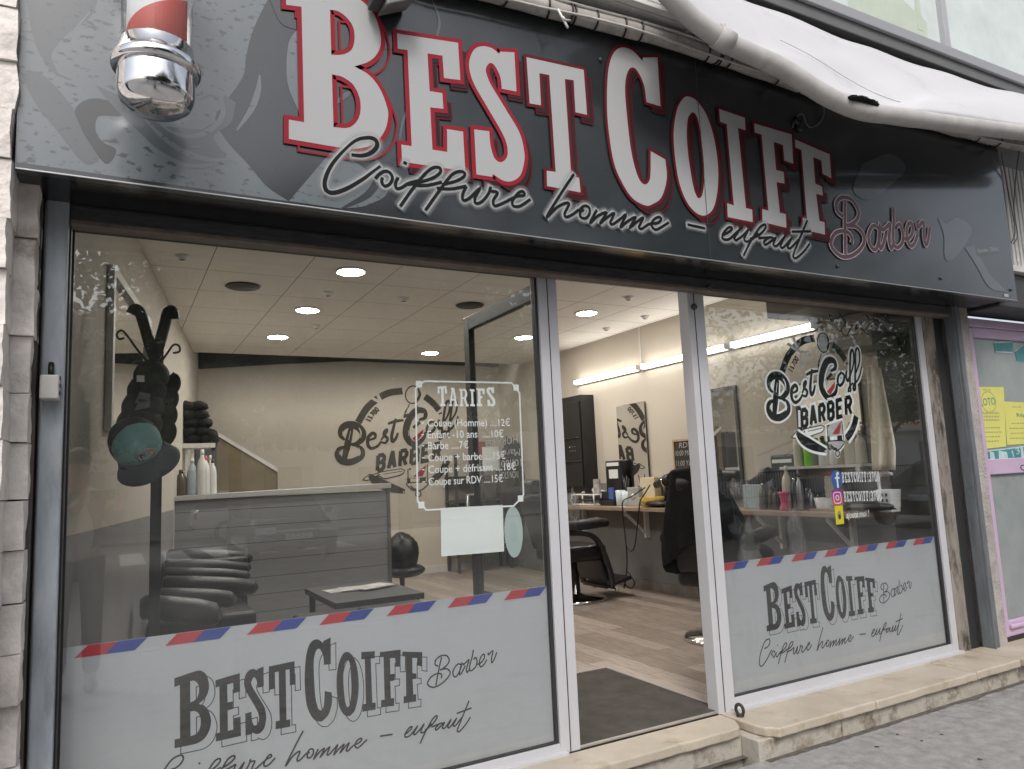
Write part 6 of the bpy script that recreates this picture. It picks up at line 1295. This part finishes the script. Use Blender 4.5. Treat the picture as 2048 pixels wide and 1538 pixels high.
y = PX(1774, 1005, 4.9).y; t = thing('white_caddy', 'white slotted caddy with a loop handle at the right end of the worktop', 'caddy', (4.92, y, ZT)); mb = MB(); mb.hexa([(4.88, y-.045, ZT), (4.88, y+.05, ZT), (4.98, y+.05, ZT), (4.98, y-.045, ZT)][::-1], [(4.87, y-.06, ZT+.16), (4.87, y+.065, ZT+.16), (4.99, y+.065, ZT+.16), (4.99, y-.06, ZT+.16)][::-1]); mb.build('tub', M['white'], t, bevel=.006); mb = MB()
mb.tube(cr3([Vector((4.92, y+.06, ZT+.15)), Vector((4.92, y+.06, ZT+.24)), Vector((4.92, y+.02, ZT+.28)), Vector((4.92, y-.05, ZT+.27))], 6), .012, 8); mb.build('handle', M['white'], t); mb = MB()
for k in range(6): mb.box(4.866, 4.870, y-.03+.035*(k % 2), y-.015+.035*(k % 2), ZT+.035+.04*(k//2), ZT+.055+.04*(k//2))
mb.build('slot', M['charcoal'], t)
y = PX(1738, 1012, 4.85).y; mb = MB(); mb.blob((4.83, y, ZT+.04), .07, .19, .03, 0, 14, 8, jit=.4, seed=8); tag(mb.build('black_clipper', M['black']), 'black clippers lying on the worktop under the white lettering', 'clipper')
# wiring, junction box and hanging towel near the right front corner
t = thing('junction_box', 'grey junction box with black cables above the window emblem', 'junction box', (4.9, .5, 2.2)); a = PX(1665, 668, 4.80); b = PX(1745, 690, 4.80); mb = MB(); mb.box(4.80, 5.10, b.y, a.y+.05, b.z, b.z+.11); mb.build('housing', mat('grey_beige_plastic', (.20, .19, .17), .5, var=.06, vs=9), t, bevel=.012)
mb = MB()
for k in range(9):
    p0 = Vector((4.80, .52-.05*k, 2.30-.02*(k % 3))); P = [p0]
    for j in range(6): P.append(P[-1]+Vector((rnd.uniform(-.03, .03), rnd.uniform(-.09, .09), rnd.uniform(-.07, .07))))
    mb.tube(cr3(P, 5), .006, 6, 0 if k % 3 else 1)
mb.build('cable', [M['black'], mat('grey_wire', (.25, .25, .24), .5)], t)
mb = MB(); n = 16; A = [PX(1733, 737, 4.86), PX(1760, 733, 4.86)]; 
for i in range(n+1):
    for j in range(15):
        s = i/n; v = j/14; u0 = 1736+8*v; u1 = 1758+30*min(1, v*1.3); u_ = u0+(u1-u0)*s; p = PX(u_, 735+205*v, 4.86+.035*math.sin(s*9+v*2)*(.4+v)); mb.v.append(tuple(p))
for i in range(n):
    for j in range(14): q = i*15+j; mb.face((q, q+1, q+16, q+15), 0, True)
o = tag(mb.build('hanging_towel', mat('cream_towel', (.68, .62, .52), .9, var=.05, vs=10, bump=.4, bs=120, spec=.1)), 'cream towel hanging beside the bottle shelf', 'towel'); md = o.modifiers.new('th', 'SOLIDIFY'); md.thickness = .012
# ================================================================== ACROSS THE STREET (seen mirrored in the panes)
hw2 = mat('white_house_render', (.72, .70, .67), .85, var=.06, vs=1.5)
hw = mat('pale_house_render', (.46, .44, .41), .85, var=.08, vs=1.5); roofm = mat('clay_roof', (.30, .20, .15), .85, var=.25, vs=3); shm = mat('grey_shutter', (.22, .25, .26), .6, var=.1, vs=4); dark = mat('dark_window', (.03, .035, .04), .1)
def house(x0, x1, y, z, label, nw, rh=1.0):
    t = thing('house', label, 'house', ((x0+x1)/2, y, GZ)); mb = MB(); mb.box(x0, x1, y-8, y, GZ-.1, z); mb.build('wall', hw2 if x0 == 20 else hw, t)
    mb = MB(); mb.hexa([(x0-.3, y+.35, z+.001), (x1+.3, y+.35, z+.001), (x1+.3, y-8.3, z+.001), (x0-.3, y-8.3, z+.001)], [(x0+.5, y-3.2, z+rh), (x1-.5, y-3.2, z+rh), (x1-.5, y-4.2, z+rh), (x0+.5, y-4.2, z+rh)]); mb.build('roof', roofm, t)
    mb = MB(); mb.box(x0-.3, x1+.3, y+.352, y+.45, z-.02, z+.1); mb.build('gutter', M['white'], t)
    for i in range(nw):
        xc = x0+(x1-x0)*(i+.5)/nw; mb = MB(); zz = [.75] + ([3.6] if z > 5 else []) + ([6.2] if z > 9 else [])
        for zw in zz:
            mb = MB(); mb.box(xc-.5, xc+.5, y+.001, y+.03, zw, zw+1.3); mb.build('window', dark, t)
            for s_ in (-1, 1): mb = MB(); mb.box(xc+s_*.73-.22, xc+s_*.73+.22, y+.002, y+.05, zw-.03, zw+1.33); mb.build('shutter', shm, t)
    return t
house(-14, 8, -27, 7.5, 'pale house opposite with grey shutters, made tall to hide sky behind the trees', 6)  # height added so no bright sky shows through the tree crowns
house(20, 46, -19, 2.6, 'low white house opposite with grey shutters, mirrored in the right window', 6)
house(8.6, 21, -31, 9.5, 'pale house set back behind the parked cars, made taller to hide sky', 3)  # also raised to block sky between the crowns
mb = MB()
for k in range(150): mb.box(18+k*.14, 18.02+k*.14, -17.02, -17.0, GZ-.02, 1.0)
mb.box(18, 39, -17.03, -16.99, .98, 1.03); mb.box(18, 39, -17.03, -16.99, .1, .14); tag(mb.build('railing', M['charcoal']), 'thin dark railing in front of the low white house', 'railing')
lf = mat('leaf_green', (.07, .10, .03), .6, var=.5, vs=1.2, spec=.3); bark = mat('bark', (.10, .085, .07), .9, var=.3, vs=9, bump=.6, bs=30)
def tree(x, y, h, cr_, label, seed, n=2600, low=1.9, big=1.0):
    r_ = random.Random(seed); t = thing('tree', label, 'tree', (x, y, GZ), 'street trees across the road'); mb = MB(); z0 = GZ-.1
    tr = [Vector((x+.12*math.sin(k*1.3+seed)*k/6, y+.1*math.cos(k+seed)*k/6, z0+h*.68*k/6)) for k in range(7)]; mb.tube(tr, [.19-.02*k for k in range(7)], 10); ends = []
    for k in range(9):
        b = tr[3+k % 4]; a = k*2.4+seed; e = b+Vector((math.cos(a)*cr_*.8, math.sin(a)*cr_*.8, r_.uniform(-.2, .35)*h*.5)); mid = b.lerp(e, .5)+Vector((0, 0, .3)); mb.tube([b, mid, e], [.07, .05, .015], 6); ends += [mid, e]
    ends.append(tr[-1]); mb.build('trunk', bark, t); mb = MB()
    cl = [e+Vector((r_.uniform(-.6, .6), r_.uniform(-.6, .6), r_.uniform(-.4, .9))) for e in ends for _ in range(3)]
    for k in range(n):
        c = r_.choice(cl); d = Vector((r_.gauss(0, 1), r_.gauss(0, 1), r_.gauss(0, .8))); p = c+d*.42*cr_/2.2
        if p.z < low: p.z = low+r_.random()*.7
        s = r_.uniform(.06, .12)*big; u_ = Vector((r_.gauss(0, 1), r_.gauss(0, 1), r_.gauss(0, 1))).normalized(); w_ = u_.cross(Vector((r_.gauss(0, 1), r_.gauss(0, 1), r_.gauss(0, 1)))).normalized()
        mb.poly([p-u_*s, p+w_*s*.5, p+u_*s, p-w_*s*.5])
    mb.build('crown', lf, t); return t
tree(15.5, -9.0, 5.6, 2.9, 'leafy street tree mirrored at the right edge of the right window', 3, 7000, 2.2)
tree(21.5, -12.0, 6.0, 3.0, 'second street tree mirrored beyond the first in the right window', 5, 5200, 2.5)
tree(10.5, -10.5, 13.5, 4.6, 'tall street tree between the parked cars and the houses', 8, 15000, 4.6)
tree(-1.6, -14.5, 6.0, 2.2, 'street tree mirrored behind the coat stand in the left window', 11, 7000, 1.5)
tree(2.6, -15.5, 9.6, 3.4, 'broad street tree behind the parked hatchback, mirrored over the wall emblem', 21, 15000, 2.3, 1.5)
tree(6.6, -15.0, 9.8, 3.5, 'broad street tree mirrored over the price list', 23, 15000, 2.3, 1.5)
tree(-6.0, -13.0, 7.0, 2.8, 'street tree farthest left across the road', 14, 4000)
# parked cars
def car(label, paint, plate):
    t = thing('parked_car', label, 'car', (0, 0, 0), 'cars parked across the road')
    # x along the car (rear at +x)
    sec = [(-2.1, .45, .62, .72), (-2.0, .32, .74, .80), (-1.2, .24, .92, .86), (-.5, .22, .98, .88), (.8, .22, 1.0, .88), (1.6, .24, 1.0, .87), (2.0, .32, .98, .83), (2.1, .42, .86, .76)]
    mb = MB(); rings = []
    for (x, zb, zt, hw_) in sec:
        b = len(mb.v); ring = [(-hw_*.92, zb), (-hw_, zb+.12), (-hw_*1.0, (zb+zt)/2), (-hw_*.96, zt-.08), (-hw_*.86, zt), (hw_*.86, zt), (hw_*.96, zt-.08), (hw_, (zb+zt)/2), (hw_, zb+.12), (hw_*.92, zb)]
        mb.v += [(x, y, z) for y, z in ring]; rings.append(b)
    k = 10
    for a, b in zip(rings[:-1], rings[1:]):
        for j in range(k): mb.face((a+j, a+(j+1) % k, b+(j+1) % k, b+j), 0, True)
    mb.face([rings[0]+j for j in range(k)], 0); mb.face([rings[-1]+j for j in range(k)][::-1], 0); mb.build('body', paint, t)
    mb = MB(); lo = [(-1.15, .95), (1.95, .97)]; B = [(-1.2, .80, .93), (1.98, .78, .96)]; 
    mb.hexa([(-1.25, -.80, .92), (2.0, -.78, .97), (2.0, .78, .97), (-1.25, .80, .92)], [(-.35, -.60, 1.42), (1.55, -.60, 1.46), (1.55, .60, 1.46), (-.35, .60, 1.42)]); mb.build('window_glass', dark, t, bevel=.05)
    mb = MB(); mb.hexa([(-.4, -.62, 1.405), (1.6, -.62, 1.44), (1.6, .62, 1.44), (-.4, .62, 1.405)], [(-.25, -.54, 1.48), (1.45, -.54, 1.51), (1.45, .54, 1.51), (-.25, .54, 1.48)]); mb.build('roof', paint, t, bevel=.03)
    for x in (-1.3, 1.25):
        for s in (-1, 1): mb = MB(); mb.lathe([(.0, -.1), (.2, -.1), (.31, -.1), (.33, -.06), (.33, .06), (.31, .1), (.2, .1), (.18, .07), (0, .07)], (x, s*.78, .33), 24, M=Matrix.Rotation(R(-90*s), 3, 'X'), mis=[1, 1, 0, 0, 0, 0, 1, 1]); mb.build('wheel', [M['black'], M['alu']], t)
    for s in (-1, 1): mb = MB(); mb.box(2.0, 2.09, s*.66-.13, s*.66+.13, .70, .90); mb.build('tail_light', mat('red_lens', (.30, .02, .02), .2), t, bevel=.03); mb = MB(); mb.box(-2.11, -1.93, s*.62-.20, s*.62+.18, .62, .76); mb.build('headlight', mat('lamp_lens', (.6, .6, .62), .1), t, bevel=.03); mb = MB(); mb.blob((-.75, s*.95, 1.0), .07, .1, .07); mb.build('side_mirror', paint, t)
    mb = MB(); mb.box(2.095, 2.112, -.26, .26, .52, .63); mb.build('number_plate', M['white'], t); mb = MB(); put_text(mb, plate, (-.22, .545), (.22, .545), .07, lambda x, z, o=0: (2.1125+o, x, z), .001); mb.build('plate_lettering', M['vinyl_black'], t)
    mb = MB(); mb.box(-2.122, -2.085, -.26, .26, .50, .61); mb.build('number_plate', M['white'], t); mb = MB(); put_text(mb, plate, (.22, .525), (-.22, .525), .07, lambda x, z, o=0: (-2.1225-o, x, z), .001, mirror=False); mb.build('plate_lettering', M['vinyl_black'], t)
    mb = MB(); mb.box(-2.118, -2.02, -.55, .55, .66, .70); mb.build('grille', M['chrome'], t, bevel=.01)
    mb = MB(); mb.box(2.03, 2.108, -.74, .74, .40, .50); mb.build('bumper', M['charcoal'], t, bevel=.02); return t
pd = mat('dark_grey_car_paint', (.035, .036, .04), .2, var=.1, vs=3, coat=.6)
c0 = car('dark grey hatchback across the road, front and plate mirrored on the counter', pd, 'TD-FDR-03'); c0.location = (3.3, -14.2, GZ-.12); c0.rotation_euler.z = R(-90)
c1_ = copy_tree(c0, 'dark hatchback parked farther right, mirrored beside the cream towel', (17.5, -7.6, GZ-.12), R(2), 'cars parked across the road')
c2_ = copy_tree(c0, 'dark hatchback parked sideways, mirrored low in the right window', (10.2, -9.4, GZ-.12), R(176), 'cars parked across the road')
vw = car('white car far behind the dark hatchback, mirrored above the counter', mat('white_car_paint', (.7, .7, .7), .3, coat=.5), 'AB-13'); vw.location = (4.2, -21.0, GZ-.12); vw.rotation_euler.z = R(180)

# ------------------------------------------------------------------ the person taking the picture (mirrored at the left edge)
pr = thing('person', 'person in grey jacket, pale t-shirt and jeans raising a phone with both hands', 'person', (-.22, -3.42, GZ))
def skin(name, verts, edges, radii, m, parent, sub=2):
    me = bpy.data.meshes.new(name); me.from_pydata([tuple(v) for v in verts], edges, []); me.materials.append(m); o = bpy.data.objects.new(name, me); COL.objects.link(o)
    md = o.modifiers.new('skin', 'SKIN'); md.use_smooth_shade = True
    for i, r in enumerate(radii):
        sv = me.skin_vertices[0].data[i]; rr_ = r if isinstance(r, tuple) else (r, r); sv.radius = rr_; sv.use_root = (i == 0)
    s = o.modifiers.new('sub', 'SUBSURF'); s.levels = sub; s.render_levels = sub
    o.parent = parent; o.matrix_parent_inverse = Matrix.Translation(-parent.location); return o
ox, oy, oz = -.22, -3.44, GZ
def V(x, y, z): return (ox+x, oy+y, oz+z)
body = [V(0, 0, .95), V(0, .0, 1.08), V(0, .01, 1.24), V(0, .0, 1.39), V(0, .02, 1.47), V(0, .05, 1.55), V(0, .07, 1.64), V(0, .06, 1.70),
        V(.19, .0, 1.385), V(.25, .14, 1.20), V(.27, .265, 1.36), V(.275, .28, 1.41), V(-.19, .0, 1.385), V(-.22, .13, 1.20), V(.02, .25, 1.36), V(.07, .275, 1.41),
        V(.10, 0, .90), V(.11, .02, .48), V(.11, -.01, .07), V(.11, .13, .03), V(-.10, 0, .90), V(-.11, .02, .48), V(-.11, -.01, .07), V(-.11, .13, .03)]
ed = [(0, 1), (1, 2), (2, 3), (3, 4), (4, 5), (5, 6), (6, 7), (3, 8), (8, 9), (9, 10), (10, 11), (3, 12), (12, 13), (13, 14), (14, 15), (0, 16), (16, 17), (17, 18), (18, 19), (0, 20), (20, 21), (21, 22), (22, 23)]
rad = [(.15, .11), (.14, .10), (.16, .11), (.16, .10), (.06, .06), (.065, .075), (.075, .095), (.06, .07), .065, .05, .032, .03, .065, .05, .032, .03, .088, .06, .042, .035, .088, .06, .042, .035]
skin('body', body, ed, rad, M['skin'], pr)
jk = [V(0, 0, .98), V(0, .0, 1.08), V(0, .01, 1.24), V(0, .0, 1.39), V(0, .015, 1.45), V(.19, .0, 1.385), V(.25, .14, 1.20), V(.265, .245, 1.335), V(-.19, .0, 1.385), V(-.22, .13, 1.20), V(.0, .235, 1.34)]
skin('jacket', jk, [(0, 1), (1, 2), (2, 3), (3, 4), (3, 5), (5, 6), (6, 7), (3, 8), (8, 9), (9, 10)], [(.165, .125), (.155, .115), (.175, .125), (.175, .115), (.08, .08), .08, .064, .045, .08, .064, .045], M['jacket'], pr)
mb = MB(); mb.blob(V(0, .085, 1.16), .11, .06, .25, 0, 16, 12); mb.build('tshirt', M['tshirt'], pr)
skin('jeans', [V(0, 0, .97), V(.10, 0, .88), V(.11, .02, .48), V(.11, -.01, .10), V(-.10, 0, .88), V(-.11, .02, .48), V(-.11, -.01, .10)], [(0, 1), (1, 2), (2, 3), (0, 4), (4, 5), (5, 6)], [(.165, .125), .10, .075, .062, .10, .075, .062], M['denim'], pr)
mb = MB(); mb.blob(V(0, .045, 1.70), .088, .11, .085, 0, 18, 12, jit=.1); mb.blob(V(0, .0, 1.66), .08, .07, .09, 0, 16, 10, jit=.1); mb.build('hair', M['hair'], pr)
mb = MB()
for s in (-1, 1): mb.blob(V(.032*s, .155, 1.645), .013, .008, .008); mb.blob(V(.082*s, .065, 1.635), .014, .02, .032)
mb.blob(V(0, .170, 1.615), .014, .022, .026); mb.blob(V(0, .158, 1.578), .026, .01, .008); mb.build('face_features', M['skin'], pr)
for s in (-1, 1):
    mb = MB(); mb.blob(V(.11*s, .10, .045), .05, .14, .045, 0, 14, 8); mb.build('shoe', M['black'], pr)
# hands: palm and five fingers closed on the phone's short edges
pz = CAM.z
for s, x in ((1, .052), (-1, -.150)):
    vs = [V(.275, .28, 1.40) if s > 0 else V(.07, .275, 1.40)]; vs = [(x+s*.055, -3.175, pz-.04)]; es = []; rs = [(.024, .018)]
    vs.append((x+s*.045, -3.165, pz-.0)); es.append((0, 1)); rs.append((.028, .016))
    for k, (L_, r) in enumerate(((.062, .0085), (.07, .009), (.066, .0088), (.052, .0078))):
        zb_ = pz+.028-.019*k; b = len(vs); vs += [(x+s*.040, -3.155, zb_), (x+s*.022, -3.128, zb_+.002), (x-s*.012, -3.1215+.008, zb_)]; es += [(1, b), (b, b+1), (b+1, b+2)]; rs += [r*1.1, r, r*.85]
    b = len(vs); vs += [(x+s*.03, -3.17, pz+.02), (x+s*.005, -3.155, pz+.035), (x-s*.02, -3.148, pz+.030)]; es += [(1, b), (b, b+1), (b+1, b+2)]; rs += [.012, .0105, .009]
    skin('hand', vs, es, rs, M['skin'], pr)
ph = thing('phone', 'black phone held sideways in front of the face, mirrored in the left window', 'phone', (-.06, -3.135, pz)); mb = MB(); mb.box(-.135, .022, -3.141, -3.133, pz-.038, pz+.038); mb.build('case', M['black_gloss'], ph, bevel=.003); mb = MB(); mb.lathe([(.012, 0), (.012, .002), (.008, .002), (0, .0015)], (0.0, -3.1329, pz), 16, M=Matrix.Rotation(R(-90), 3, 'X')); mb.build('lens', M['chrome'], ph)
